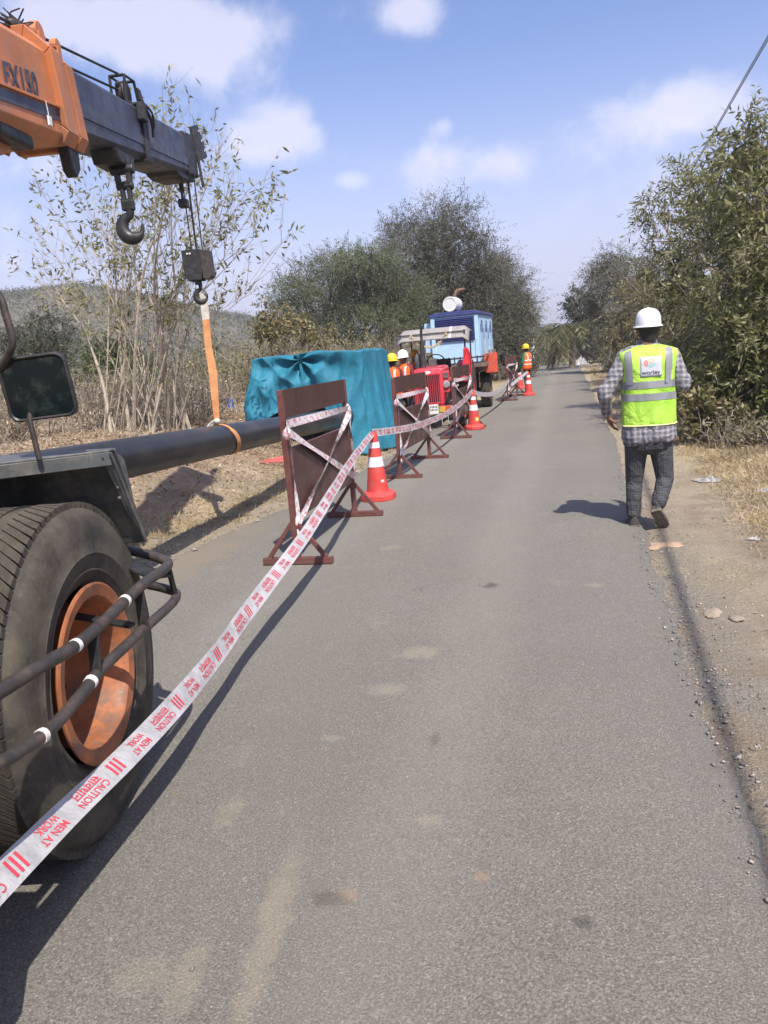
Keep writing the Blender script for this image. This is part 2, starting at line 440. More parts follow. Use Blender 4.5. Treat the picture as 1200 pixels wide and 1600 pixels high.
base = t.mix(t.ramp(e1, .30, .62, 0, .55), base, (.155, .14, .12))
base = t.mix(t.math('MULTIPLY', t.ramp(e1, -2.75, -3.1, 0, .6), t.ramp(n_big, .35, .6)), base, (.25, .20, .14))
# faint wheel tracks and hairline cracks
trk = t.math('ADD', t.ramp(t.math('ABSOLUTE', t.math('ADD', t.math('ADD', px_, t.math('MULTIPLY', t.math('SUBTRACT', n_big, .5), .5)), .55)), .35, .05), t.ramp(t.math('ABSOLUTE', t.math('ADD', t.math('ADD', px_, t.math('MULTIPLY', t.math('SUBTRACT', n_big, .5), .5)), 2.0)), .35, .05))
base = t.mix(t.math('MULTIPLY', trk, .16), base, (.32, .295, .25))
wv = t.n.new('ShaderNodeVectorMath'); wv.operation = 'ADD'; t.l.new(pos, wv.inputs[0])
nz = t.n.new('ShaderNodeTexNoise'); nz.inputs['Scale'].default_value = 2.5; nz.inputs['Detail'].default_value = 5; t.l.new(pos, nz.inputs['Vector']); t.l.new(nz.outputs['Color'], wv.inputs[1])
crk = t.ramp(t.vor(.55, wv.outputs[0], 'DISTANCE_TO_EDGE'), .0045, .001); crk = t.math('MULTIPLY', crk, t.ramp(t.noise(.8, 3, .5, pos), .52, .62))
base = t.mix(t.math('MULTIPLY', crk, .55), base, (.07, .062, .052))
t.col(base); t.rough(t.ramp(n_g, .3, .7, .68, .9)); t.b.inputs['Specular IOR Level'].default_value = .25
t.bump(t.math('ADD', t.math('MULTIPLY', n_g, .6), t.math('ADD', t.math('MULTIPLY', n_f, .6), t.math('MULTIPLY', n_mid, .4))), .85, .010)
ys = np.concatenate([np.arange(-60, 0, 1.0), np.arange(0, 20, .08), np.arange(20, 50, .4)])
n_a = 12; rows = []
def ragged(y, s, amp):
    return amp * (np.sin(y * 3.1 + s) * .5 + np.sin(y * 7.7 + 2.3 * s) * .35 + np.sin(y * 19 + s * 5) * .35 + np.sin(y * 33 + s * 3) * .3 + np.sin(y * 1.1 + s) * .6)
for y in ys:
    l = ledge(y) + ragged(y, 1.7, .03); r = redge(y) + ragged(y, .4, .028)
    xs = [l - .03, l] + list(np.linspace(l + .12, r - .10, n_a)) + [r, r + .035]
    zs = [-.05, .006] + [.02] * n_a + [.006, -.05]
    rows.append([(x, y, z + (.004 * math.sin(x * 1.3 + y * .4) if 0 < z else 0)) for x, z in zip(xs, zs)])
cx_, cy_ = -10.0, 50.0
for k in range(1, 26):
    th = math.radians(k * 3.6 * 1.15); l0, r0 = ledge(50) , redge(50)
    rr = [l0 - .03, l0] + list(np.linspace(l0 + .1, r0 - .06, n_a)) + [r0, r0 + .035]
    zs = [-.05, .012] + [.02] * n_a + [.012, -.05]
    rows.append([(cx_ + (x - cx_) * math.cos(th), cy_ + (x - cx_) * math.sin(th), z) for x, z in zip(rr, zs)])
mb = MB(); mb.loft(rows, caps=False, close=False)
road = mb.build('road', t.mat, smooth=True); tag(road, kind='structure')

# ================================================================== hill
hp = [(-500, 470), (-300, 452), (-120, 436), (0, 431), (60, 437), (150, 427), (230, 442), (330, 468), (430, 508), (520, 538), (600, 548)]
hp = [(a, b + 20) for a, b in hp]; HY = 190.0
hx = [P(a, b, HY)[0] for a, b in hp]; hz = [max(.5, P(a, b, HY)[2]) for a, b in hp]
hx = [-420] + hx + [hx[-1] + 60]; hz = [4] + hz + [0]
def hill_h(x, y):
    pr = np.interp(x, hx, hz)
    b = np.where(y < HY, sst((y - 85) / (HY - 85)), 1 - .7 * sst((y - HY) / 170))
    return pr * b * (1 + .05 * wob(x * .09, y * .09) * 2) + .5 * wob(x * .3, y * .3) - .6
X1, Y1 = np.meshgrid(np.linspace(-420, hx[-1], 90), np.linspace(80, 400, 60))
V = np.stack([X1.ravel(), Y1.ravel(), hill_h(X1, Y1).ravel()], 1)
ii, jj = np.meshgrid(np.arange(89), np.arange(59)); a_ = (jj * 90 + ii).ravel()
t = NT('hill_soil'); pos = t.pos()
base = t.mix(t.ramp(t.noise(.06, 6, .65, pos), .35, .65), (.125, .105, .08), (.10, .092, .064))
base = t.mix(t.ramp(t.noise(.5, 5, .65, pos), .5, .75), base, (.17, .145, .115))
t.col(base); t.rough(1)
hill = link_mesh('hill', fast_mesh('hill', V, np.stack([a_, a_ + 1, a_ + 91, a_ + 90], 1)), t.mat, smooth=True); tag(hill, kind='structure')

# ================================================================== foliage tools
def unit(a): return a / np.maximum(np.linalg.norm(a, axis=-1, keepdims=True), 1e-9)
def leaf_quads(p, d, L, W, flat=0.0):
    """lance-shaped four-cornered leaves at p pointing along d"""
    n = len(p)
    r = unit(rng.normal(size=(n, 3)) + np.array([0, 0, flat]))
    s = unit(np.cross(d, r)); L = np.asarray(L).reshape(-1, 1) * np.ones((n, 1)); W = np.asarray(W).reshape(-1, 1) * np.ones((n, 1))
    Vv = np.stack([p, p + d * L * .42 + s * W, p + d * L, p + d * L * .42 - s * W], 1).reshape(-1, 3)
    return Vv, np.arange(4 * n).reshape(-1, 4)
def sticks(A, B, ra, rb, bend=.08):
    """many thin three-sided twigs from A to B, as quads"""
    n = len(A); d = B - A; ln = np.linalg.norm(d, axis=1, keepdims=True); du = d / np.maximum(ln, 1e-6)
    s = unit(np.cross(du, unit(rng.normal(size=(n, 3))))); u = np.cross(du, s)
    M = (A + B) / 2 + (s * rng.normal(size=(n, 1)) + u * rng.normal(size=(n, 1))) * ln * bend
    ra = np.asarray(ra).reshape(-1, 1) * np.ones((n, 1)); rb = np.asarray(rb).reshape(-1, 1) * np.ones((n, 1))
    rings = []
    for Pt, r in ((A, ra), (M, (ra + rb) / 2), (B, rb)):
        for k in range(3):
            a = 2 * math.pi * k / 3; rings.append(Pt + (s * math.cos(a) + u * math.sin(a)) * r)
    V = np.stack(rings, 1).reshape(-1, 3); base = (np.arange(n) * 9)[:, None]
    F = []
    for lv in (0, 3):
        for k in range(3): F.append(np.concatenate([base + lv + k, base + lv + (k + 1) % 3, base + lv + 3 + (k + 1) % 3, base + lv + 3 + k], 1))
    return V, np.concatenate(F, 0)
def merge(parts):
    Vs, Fs, o = [], [], 0
    for v, f in parts:
        Vs.append(v); Fs.append(f + o); o += len(v)
    return np.concatenate(Vs), np.concatenate(Fs)
def in_ellipsoids(clusters, n, lo=.35):
    w = np.array([c[1][0] * c[1][1] * c[1][2] for c in clusters]) ** .7; w /= w.sum()
    k = rng.choice(len(clusters), n, p=w)
    C = np.array([c[0] for c in clusters])[k]; R = np.array([c[1] for c in clusters])[k]
    r = (lo ** 3 + (1 - lo ** 3) * rng.random((n, 1))) ** (1 / 3)
    u = unit(rng.normal(size=(n, 3)))
    return C + u * r * R, k, u
def pxcl(lst, Y, dj=.9, sq=1.0):
    """crown clusters from points seen in the photograph, each at its own distance"""
    out = []
    for c in lst:
        x, y, r = c[:3]; yy = c[3] if len(c) > 3 else Y + rng.uniform(-.5, .5) * dj
        p = P(x, y, yy); R = r / FPX * math.hypot(p[0], p[1]) * 1.02
        out.append((p, (R, R * 1.15, R * sq)))
    return out
def pxhedge(lst, xmin, lo=11.8, hi=40.0):
    """clusters of a hedge whose face keeps the distance xmin from the road's middle"""
    out = []
    for x, y, r in lst:
        for yy in np.arange(lo, hi, .2):
            p = P(x, y, yy); R = r / FPX * math.hypot(p[0], p[1])
            if p[0] - R * .75 >= xmin: break
        out.append((p, (R, R * 1.15, R)))
    return out
BARK = paint('bark_grey', (.21, .175, .14), .9, var=.3, vs_=14, bump=.5, bs=40, spec=.1)
BARKP = paint('bark_pale', (.38, .325, .25), .85, var=.28, vs_=9, dirt=(.2, .16, .12), dirt_amt=.6, bump=.4, bs=50, spec=.1)
def tree(name, label, base, clusters, leaf_m, n_puff, per, L, W, puff=.35, droop=.3, trunk_r=.12, bark=None, cat='tree', lo=.35, n_twig=.6, group=None, Lj=.35, fork=.3):
    base = np.array(base, float)
    root = empty(name, tuple(base), 0, label, cat, group)
    cl = [(np.array(c) - base, r) for c, r in clusters]
    tips, ck, out = in_ellipsoids(cl, n_puff, lo)
    # leaves
    ns = max(3, int(per / 11)); q = 11                        # sprigs of alternate leaves round each branch tip
    S0 = np.repeat(tips, ns, 0); So = np.repeat(out, ns, 0)
    sd0 = unit(rng.normal(size=S0.shape) * .85 + So * .55 + np.array([0, 0, .25 - droop]))
    sl0 = puff * rng.uniform(.45, 1.35, (len(S0), 1)) * np.repeat(rng.uniform(.6, 1.3, (n_puff, 1)), ns, 0)
    S0 = S0 + rng.normal(size=S0.shape) * puff * .22 * np.array([1, 1, .8])
    keep = rng.random(len(S0)) < np.repeat(rng.uniform(.45, 1.0, n_puff), ns); S0, sd0, sl0 = S0[keep], sd0[keep], sl0[keep]; m_ = len(S0)
    tt_ = (np.arange(q) + rng.uniform(.1, .9, (m_, q))) / q
    bendv = np.array([0, 0, -1.0]) * (.12 + droop * .5)
    pp = S0[:, None, :] + sd0[:, None, :] * (tt_ * sl0)[..., None] + bendv * ((tt_ ** 2) * sl0)[..., None]
    side = unit(np.cross(sd0, rng.normal(size=sd0.shape)))[:, None, :] * np.where(np.arange(q) % 2, 1, -1)[None, :, None]
    dd = unit(sd0[:, None, :] * .75 + side * .75 + rng.normal(size=pp.shape) * .28 + np.array([0, 0, -droop * .8]))
    pp, dd = pp.reshape(-1, 3), dd.reshape(-1, 3); n = len(pp)
    lv = leaf_quads(pp, dd, L * rng.uniform(1 - Lj, 1 + Lj, n), W * rng.uniform(.7, 1.3, n), .6)
    Se = S0 + sd0 * sl0 + bendv * sl0
    cr = link_mesh('crown', fast_mesh('crown', *lv), leaf_m, root); tag(cr, kind='stuff')
    # trunk, limbs, twigs
    cen = np.mean([c for c, _ in cl], 0); top = cen * np.array([.55, .55, fork + .25])
    mb = MB()
    fk = Vector((top[0] * .5, top[1] * .5, max(.4, top[2] * .55)))
    mb.tube(curve([(0, 0, -.15), (rng.normal() * .05, rng.normal() * .05, fk.z * .5), fk], 4), [trunk_r * (1.25 - .5 * k / 8) for k in range(9)], 9)
    cen_pts = []
    for c, r in cl:
        c = Vector(c); m = fk.lerp(c, .5) + Vector(rng.normal(size=3) * .12 * (c - fk).length) + Vector((0, 0, -.05 * (c - fk).length))
        pth = curve([fk, m, c], 4)
        mb.tube(pth, [trunk_r * (.6 - .5 * k / 8) for k in range(9)], 6); cen_pts.append(pth)
    o = mb.build('trunk', bark or BARK, root, smooth=True)
    k_t = int(n_puff * n_twig)
    sel = rng.choice(n_puff, k_t, replace=False)
    A = np.array([cen_pts[ck[i]][rng.integers(4, 9)] for i in sel]); B = tips[sel]
    pk = rng.random(m_) < .5
    tw = link_mesh('twigs', fast_mesh('twigs', *merge([sticks(A, B, trunk_r * .11 + .004, .004 + trunk_r * .02, .12), sticks(S0[pk], Se[pk], .0025 + trunk_r * .012, .0015 + trunk_r * .006, .05)])), bark or BARK, root); tag(tw, kind='stuff')
    return root
GREEN_DK = leafmat('leaf_dark', [(.046, .054, .034), (.070, .080, .048), (.105, .108, .068), (.17, .165, .115)], .3, .5, .5)
GREEN_OL = leafmat('leaf_olive', [(.100, .116, .036), (.165, .180, .058), (.235, .238, .084), (.34, .33, .155), (.21, .185, .09), (.43, .40, .24)], .44, .42, .8)
GREEN_GR = leafmat('leaf_greyish', [(.085, .092, .060), (.13, .135, .088), (.19, .185, .13), (.27, .25, .19)], .34, .55, .5)
GREEN_AC = leafmat('leaf_acacia', [(.078, .108, .050), (.112, .146, .066), (.155, .185, .090), (.21, .22, .125)], .36, .5, .5)
GREEN_YL = leafmat('leaf_yellowing', [(.10, .108, .040), (.16, .162, .06), (.23, .21, .085), (.33, .27, .14), (.21, .155, .09), (.38, .34, .2)], .38, .45, .9)
STRAW = leafmat('dry_straw', [(.30, .225, .12), (.42, .33, .19), (.56, .46, .28), (.36, .25, .14)], .2, .8, 1.3)
LITTER = leafmat('leaf_litter', [(.16, .10, .065), (.28, .20, .13), (.40, .31, .22), (.22, .15, .10), (.50, .42, .32)], .1, .8, 1.3)
TWIG = leafmat('dry_twig', [(.19, .155, .12), (.30, .25, .19), (.42, .36, .28)], .0, .9, 1)
PALM = leafmat('palm_leaf', [(.05, .062, .024), (.085, .095, .038), (.13, .125, .055), (.2, .17, .09)], .25, .45, 1)

# ================================================================== trees
def gb(x, y): return (x, y, float(hgt(x, y)))
# ---- right side of the road
tree('leafy_tree', 'tall olive green tree at the right edge, rising highest above the white helmet', gb(3.9, 13.2),
     pxhedge([(1188, 225, 40), (1125, 285, 40), (1068, 300, 30), (1155, 335, 68), (1088, 362, 55), (1028, 325, 20), (1015, 378, 15), (1050, 425, 38),
           (1180, 430, 72), (1115, 450, 60), (1235, 330, 90), (1240, 480, 90), (1180, 285, 50)], 2.1, 12.4, 17),
     GREEN_OL, 430, 90, .115, .016, .46, .3, .075, n_twig=1)
tree('yellowing_bush', 'tall yellowing leafy bush behind the walking worker, on the verge', gb(3.2, 17.6),
     pxhedge([(1008, 470, 38), (1050, 490, 48), (990, 515, 36), (1040, 545, 48), (1095, 520, 46), (1005, 565, 40), (1055, 600, 44), (1090, 585, 40), (1045, 635, 26)], 1.95, 13.2, 24),
     GREEN_YL, 330, 100, .10, .018, .42, .35, .05, cat='bush', n_twig=1)
tree('leafy_bush', 'dense olive bush at the right edge below the tall tree', gb(3.2, 12.8),
     pxhedge([(1130, 530, 56), (1190, 545, 66), (1150, 590, 58), (1205, 620, 62), (1105, 610, 40), (1160, 640, 36), (1240, 590, 80), (1120, 652, 22), (1085, 642, 20)], 2.0, 12.0, 16),
     GREEN_OL, 360, 100, .105, .017, .40, .35, .05, cat='bush', n_twig=1)
tree('feathery_tree', 'grey green feathery tree right of the road, between the palm and the tall tree', gb(3.6, 29),
     pxhedge([(955, 410, 20), (975, 438, 32), (938, 432, 18), (958, 468, 32), (1000, 440, 36), (930, 470, 14), (985, 500, 42), (948, 512, 26), (962, 548, 28), (990, 555, 36), (1010, 490, 40), (940, 552, 14)], 1.9, 20, 38),
     GREEN_GR, 380, 180, .12, .0135, .75, .45, .10, n_twig=1)
tree('verge_shrub', 'small sparse shrub with lit leaves at the foot of the right hedge', gb(2.45, 11.3),
     pxcl([(1085, 650, 18), (1110, 660, 14), (1062, 655, 14), (1140, 652, 18), (1100, 635, 16)], 11.4, .3), GREEN_YL, 60, 44, .085, .02, .2, .0, .012, cat='shrub', n_twig=1)
# ---- left side, behind tarpaulin and tractor
tree('acacia_tree', 'wide flat-topped acacia tree standing left behind the teal tarpaulin', gb(-8.0, 30.5),
     pxcl([(445, 458, 26), (480, 438, 34), (520, 422, 34), (560, 415, 36), (600, 425, 40), (630, 460, 42), (575, 460, 46), (520, 460, 46), (475, 475, 36), (440, 470, 14), (600, 510, 46), (545, 515, 46), (500, 515, 40), (635, 515, 40), (450, 500, 16)], 30, 2.5, .62),
     GREEN_AC, 540, 200, .10, .0125, .75, .05, .16, n_twig=.8)
tree('dark_tree', 'tallest dark tree with feathery top rising behind the blue generator', gb(-5.6, 35.5),
     pxcl([(630, 365, 32), (610, 350, 14), (675, 352, 34), (715, 350, 32), (745, 372, 22), (650, 400, 44), (700, 400, 50), (745, 415, 34), (660, 450, 50), (720, 455, 56), (690, 500, 60), (740, 510, 50), (650, 520, 50), (600, 395, 22), (690, 335, 20), (700, 545, 50)], 35, 3),
     GREEN_DK, 600, 200, .12, .0135, .85, -.05, .18, n_twig=.9, lo=.25)
tree('grey_tree', 'dull grey green tree right of the generator, overhanging the road', gb(-4.6, 40),
     pxcl([(770, 425, 26), (790, 450, 34), (760, 460, 36), (810, 475, 26), (785, 495, 40), (820, 500, 18), (800, 530, 38), (770, 545, 40), (825, 545, 18), (832, 470, 8), (815, 570, 20), (785, 580, 26)], 39, 3),
     GREEN_GR, 460, 190, .12, .0135, .8, .0, .15, n_twig=1, lo=.25)
# ---- multi-stemmed bare tree on the left bank
def bare_tree():
    b = np.array(gb(-6.15, 10.6))
    root = empty('bare_tree', tuple(b), 0, 'nearly bare many-stemmed tree with pale stems behind the hook and sling', 'tree')
    stems = MB(); tw = []; lf = []
    ends = [(70, 420), (95, 330), (60, 290), (120, 260), (150, 240), (175, 250), (200, 235), (215, 210), (240, 215), (255, 175), (268, 170), (275, 230), (290, 240), (305, 260), (320, 280), (340, 250),
            (365, 265), (385, 300), (400, 320), (425, 320), (395, 375), (420, 400), (355, 330), (330, 350), (100, 400), (140, 330), (180, 330), (225, 300), (250, 300), (285, 320), (310, 210), (60, 440), (85, 470), (440, 380), (110, 290), (270, 280), (370, 350), (50, 350)]
    for k, (ex, ey) in enumerate(ends):
        yy = 10.6 + rng.uniform(-1.3, 1.3)
        e = P(ex, ey, yy) - b
        st = np.array([rng.uniform(-.75, .5), rng.uniform(-.4, .4), -.1])
        mid = st + (e - st) * .5 + np.array([-(e - st)[0] * .12, 0, .12 * (e - st)[2]]) + rng.normal(size=3) * .07
        q1 = st + (mid - st) * .5 + rng.normal(size=3) * .04; q2 = mid + (e - mid) * .5 + rng.normal(size=3) * .06
        pth = curve([st, q1, mid, q2, e], 4)
        r0 = rng.uniform(.008, .016) if k % 5 else rng.uniform(.026, .036); N = len(pth)
        stems.tube(pth, [max(.003, r0 * (1 - .95 * i / N) ** 1.1) for i in range(N)], 6)
        ln = np.linalg.norm(e - st)
        for j in range(int(rng.integers(13, 22))):
            i = int(rng.integers(int(N * .35), N)); a = np.array(pth[i]); d = unit((e - st) * .8 + rng.normal(size=3) * ln * .32 + np.array([0, 0, .3]))
            l_ = rng.uniform(.25, .9) * (1.1 - .5 * i / N); bb = a + d * l_
            tw.append((a, bb, .0045, .0016))
            for q in range(int(rng.integers(1, 4))):
                f = rng.uniform(.3, 1); a2 = a + (bb - a) * f; d2 = unit(d + rng.normal(size=3) * .5); b2 = a2 + d2 * rng.uniform(.12, .4)
                tw.append((a2, b2, .0028, .0012))
                top = b2[2] > 1.5
                if top and rng.random() < .75:
                    for _ in range(int(rng.integers(2, 6))):
                        lf.append((a2 + (b2 - a2) * rng.uniform(.2, 1.1), unit(d2 + rng.normal(size=3) * .8 + np.array([0, 0, -.25]))))
    for (x, y, n, s) in [(262, 165, 40, .14), (240, 180, 18, .10), (415, 325, 40, .16), (400, 350, 30, .15), (85, 290, 24, .16), (110, 310, 26, .15), (330, 250, 22, .14), (20, 400, 8, .06), (25, 425, 9, .06), (130, 235, 30, .2), (380, 300, 25, .15), (300, 280, 40, .25), (170, 265, 40, .25), (225, 330, 40, .3), (350, 340, 30, .2)]:
        c = P(x, y, 10.3) - b
        for _ in range(n): lf.append((c + rng.normal(size=3) * s, unit(rng.normal(size=3) + np.array([0, 0, .2]))))
    stems.build('trunk', BARKP, root, smooth=True)
    A = np.array([x[0] for x in tw]); B = np.array([x[1] for x in tw])
    o = link_mesh('twigs', fast_mesh('twigs', *sticks(A, B, np.array([x[2] for x in tw]), np.array([x[3] for x in tw]), .06)), BARKP, root); tag(o, kind='stuff')
    pp = np.array([x[0] for x in lf]); dd = np.array([x[1] for x in lf])
    o = link_mesh('crown', fast_mesh('crown', *leaf_quads(pp, dd,  .105 * rng.uniform(.6, 1.3, len(pp)), .016)), GREEN_OL, root); tag(o, kind='stuff')
bare_tree()
tree('green_bush', 'dark green bush below the hill, above the crane mirror', gb(P(70, 530, 21)[0], 21), pxcl([(40, 535, 26), (75, 520, 26), (100, 535, 22), (60, 560, 26), (20, 555, 24), (95, 560, 22)], 21, 1.2), GREEN_DK, 150, 110, .10, .016, .45, .1, .05, cat='bush', n_twig=1)
tree('green_bush', 'dull green bush behind the foot of the bare tree', gb(P(165, 560, 17)[0], 17), pxcl([(140, 560, 20), (170, 550, 22), (195, 565, 20), (155, 585, 20), (225, 580, 20)], 17, 1.0), GREEN_AC, 120, 100, .09, .014, .36, .1, .04, cat='bush', n_twig=1)
tree('yellow_shrub', 'sparse yellow green shrub left behind the tarpaulin top', gb(P(430, 560, 17)[0], 17), pxcl([(430, 495, 12), (450, 510, 14), (480, 520, 16), (415, 520, 14), (505, 525, 14)], 17, .8), GREEN_YL, 70, 60, .10, .02, .34, .1, .03, cat='shrub', n_twig=1)
# ---- palms at the far bend
def palm(name, label, base, h, n, L):
    root = empty(name, base, 0, label, 'palm')
    mb = MB(); mb.tube(curve([(0, 0, -.2), (.1, .05, h * .5), (.05, .1, h)], 4), [.2 - .06 * i / 8 for i in range(9)], 8); mb.build('trunk', BARK, root, smooth=True)
    V_, F_, o = [], [], 0; mb2 = MB()
    for k in range(n):
        a = 2 * math.pi * k / n + rng.normal() * .15; up = rng.uniform(-.15, 1.1)
        d = Vector((math.cos(a), math.sin(a), 0)); c = Vector((.05, .1, h)); ln = L * rng.uniform(.8, 1.1)
        pts = [c + d * (ln * s * (1 - .18 * s * (1.1 - up))) + Vector((0, 0, ln * (up * s * .75 - 1.05 * s * s))) for s in np.linspace(0, 1, 9)]
        mb2.tube(pts, [.03 - .026 * i / 8 for i in range(9)], 4)
        P0 = []; D0 = []
        for i in range(46):
            s = .12 + .88 * i / 46; f = s * 8; j = min(7, int(f)); p = pts[j].lerp(pts[j + 1], f - j); td = (pts[j + 1] - pts[j]).normalized()
            sd_ = td.cross(Vector((0, 0, 1))).normalized()
            for sg in (-1, 1):
                P0.append(p); D0.append((td * .55 + sd_ * sg * .8 + Vector((0, 0, -.35 - .3 * rng.random()))).normalized())
        v, f = leaf_quads(np.array(P0), np.array(D0), ln * .22 * rng.uniform(.7, 1.1, len(P0)), .028)
        V_.append(v); F_.append(f + o); o += len(v)
    mb2.build('frond_stems', PALM, root)
    tag(link_mesh('crown', fast_mesh('crown', np.concatenate(V_), np.concatenate(F_)), PALM, root), kind='stuff')
pb = P(893, 560, 47); palm('date_palm', 'palm with drooping fronds right of the road bend', gb(pb[0], 47), 2.3, 22, 3.0)
pb = P(862, 560, 60); palm('date_palm', 'smaller palm farther off, left of the drooping palm', gb(pb[0], 60), 2.5, 18, 2.4)
pb = P(915, 545, 54); tree('broad_tree', 'dark rounded tree right behind the drooping palm', gb(pb[0], 54), pxcl([(905, 475, 18), (918, 490, 24), (930, 510, 26), (915, 520, 22), (932, 545, 22)], 54, 2), GREEN_DK, 150, 90, .25, .04, .7, .2, .14)

# ---- scrub masses that nobody could count
def twiggy(name, spots, h, nt, leaf_n, L, W, mat_l, label, tw_mat=TWIG, lean=.35, leaf_mat_share=None, rad=.45, tr=.007):
    A, B, lp, ld = [], [], [], []
    for (x, y) in spots:
        z = float(hgt(x, y)); hh = h * rng.uniform(.6, 1.35); n = int(nt * rng.uniform(.6, 1.3))
        c = np.array([x, y, z - .03])
        a = c + rng.normal(size=(n, 3)) * np.array([rad * .35, rad * .35, 0]); d = rng.normal(size=(n, 3)) * lean; d[:, 2] = rng.uniform(.45, 1.1, n)
        b = a + d * hh; A.append(a); B.append(b)
        k = 2; s0 = rng.integers(0, n, n * k); f = rng.uniform(.3, .95, (n * k, 1)); a2 = a[s0] + (b[s0] - a[s0]) * f
        A.append(a2); d2 = rng.normal(size=(n * k, 3)) * .5 + np.array([0, 0, .35]); B.append(a2 + d2 * hh * .38)
        m = int(leaf_n * rng.uniform(.5, 1.4)); s1 = rng.integers(0, n * k, m)
        lp.append(a2[s1] + d2[s1] * hh * .38 * rng.uniform(.2, 1.1, (m, 1)) + rng.normal(size=(m, 3)) * .03); ld.append(unit(rng.normal(size=(m, 3)) + np.array([0, 0, -.2])))
    A, B = np.concatenate(A), np.concatenate(B); lp, ld = np.concatenate(lp), np.concatenate(ld)
    tv = sticks(A, B, tr, tr * .35, .08); lv = leaf_quads(lp, ld, L * rng.uniform(.6, 1.4, len(lp)), W)
    Vv, Ff = merge([tv, lv]); me = fast_mesh(name, Vv, Ff)
    o = link_mesh(name, me, [tw_mat, mat_l]); mi = np.zeros(len(Ff), dtype=np.int32); mi[len(tv[1]):] = 1; me.polygons.foreach_set('material_index', mi)
    return tag(o, label, 'scrub', kind='stuff')
def scatter(n, fx, fy, ok=None):
    out = []
    while len(out) < n:
        x, y = rng.uniform(*fx), rng.uniform(*fy)
        if ok is None or ok(x, y): out.append((x, y))
    return out
twiggy('dry_thicket', scatter(150, (-16, -5.2), (9.5, 27), lambda x, y: x < -5.4 - .08 * (y - 9) and not (-6.9 < x < -5.5 and 9.8 < y < 11.4) and abs(math.atan2(x, y)) < .78), .78, 22, 90, .06, .014, STRAW,
       'tangled dry brown brush covering the left bank', lean=.42, tr=.008)
twiggy('green_thicket', scatter(80, (-22, -6.8), (14, 30), lambda x, y: abs(math.atan2(x, y)) < .8 and x < -5.2 - .1 * y), 1.2, 20, 420, .085, .02, GREEN_OL, 'dull green brush behind the dry thicket on the left bank', lean=.35)
twiggy('tan_thicket', scatter(90, (-9.5, -4.1), (16.5, 30), lambda x, y: x < -4.2 - .02 * y), 1.2, 22, 330, .075, .018, GREEN_YL, 'straw coloured brush behind the tarpaulin and tractor', lean=.32)
twiggy('verge_brush', scatter(60, (1.7, 3.9), (10.3, 14), lambda x, y: x > 1.75 + .12 * abs(y - 12)), .42, 18, 60, .07, .015, GREEN_YL, 'low brush along the foot of the right hedge', lean=.5)
twiggy('right_brush', scatter(110, (1.6, 5.5), (14.5, 44), lambda x, y: x > 1.7 + .01 * y), 1.3, 20, 260, .09, .022, GREEN_OL, 'green and brown brush along the right verge under the trees', lean=.3)
twiggy('bend_brush', scatter(130, (-9, 7), (61.5, 78)), 1.9, 18, 210, .16, .04, GREEN_YL, 'dry brush beyond the bend of the road', lean=.3, tr=.02)
twiggy('left_verge_brush', scatter(40, (-6, -3.0), (34, 56), lambda x, y: x < -3.0), 1.1, 18, 200, .12, .03, GREEN_GR, 'low brush under the grey tree on the left verge', lean=.3, tr=.012)
# scrub on the hill, distant trees round the plain
def puffs(name, pts, size, per, mat, label, L):
    n = len(pts); s = size * rng.uniform(.5, 1.5, (n, 1)); off = rng.normal(size=(n, per, 3)) * .45; off[..., 2] = np.abs(off[..., 2]) * .8
    pp = (pts[:, None, :] + off * s[:, None, :]).reshape(-1, 3); dd = unit(rng.normal(size=pp.shape))
    o = link_mesh(name, fast_mesh(name, *leaf_quads(pp, dd, L * rng.uniform(.6, 1.4, len(pp)), L * .28)), mat)
    return tag(o, label, 'scrub', kind='stuff')
SCRUB = leafmat('hill_scrub', [(.15, .15, .105), (.20, .19, .14), (.16, .178, .10), (.25, .23, .175)], .25, .9, .05)
hxx = rng.uniform(-230, 20, 9000); hyy = rng.uniform(92, 230, 9000)
puffs('hill_scrub', np.stack([hxx, hyy, hill_h(hxx, hyy)], 1), 1.6, 30, SCRUB, 'brown and dull green scrub covering the hill', .5)
aa = rng.uniform(0, 2 * math.pi, 1500); rr = rng.uniform(95, 260, 1500)
dx_, dy_ = rr * np.sin(aa), rr * np.cos(aa); kk = (dy_ < 60) | (dx_ > -8)
puffs('distant_trees', np.stack([dx_, dy_, np.zeros(1500) + rng.uniform(0, 1.5, 1500)], 1)[kk], 3.2, 60, GREEN_GR, 'far trees along the edge of the plain', .9)

# ---- dry grass, litter and gravel on the verges
def blades(n_tuft, per, fx, fy, h, name, label, dens, mat=STRAW, lay=.5, w=.0035):
    x = rng.uniform(*fx, n_tuft); y = rng.uniform(*fy, n_tuft) if not callable(fy) else fy(n_tuft)
    k = dens(x, y); x, y = x[k], y[k]; n = len(x)
    sp = rng.uniform(.02, .10, (n, 1, 1)); off = rng.normal(size=(n, per, 2)) * sp
    X_ = x[:, None] + off[..., 0]; Y_ = y[:, None] + off[..., 1]; Z_ = hgt(X_, Y_)
    p = np.stack([X_, Y_, Z_], 2).reshape(-1, 3)
    d = rng.normal(size=p.shape); d[:, 2] = np.where(rng.random(len(p)) < lay, rng.uniform(.02, .3, len(p)), rng.uniform(.6, 2.2, len(p))); d = unit(d)
    hh = (h * rng.uniform(.35, 1.4, (n, 1)) * rng.uniform(.5, 1.2, (n, per))).reshape(-1)
    s = unit(np.cross(d, rng.normal(size=p.shape)))
    Vv = np.stack([p - s * w, p + s * w, p + d * hh[:, None] + np.array([0, 0, .004])], 1).reshape(-1, 3)
    o = link_mesh(name, fast_mesh(name, Vv, np.arange(len(Vv)).reshape(-1, 3)), mat)
    return tag(o, label, 'grass', kind='stuff')
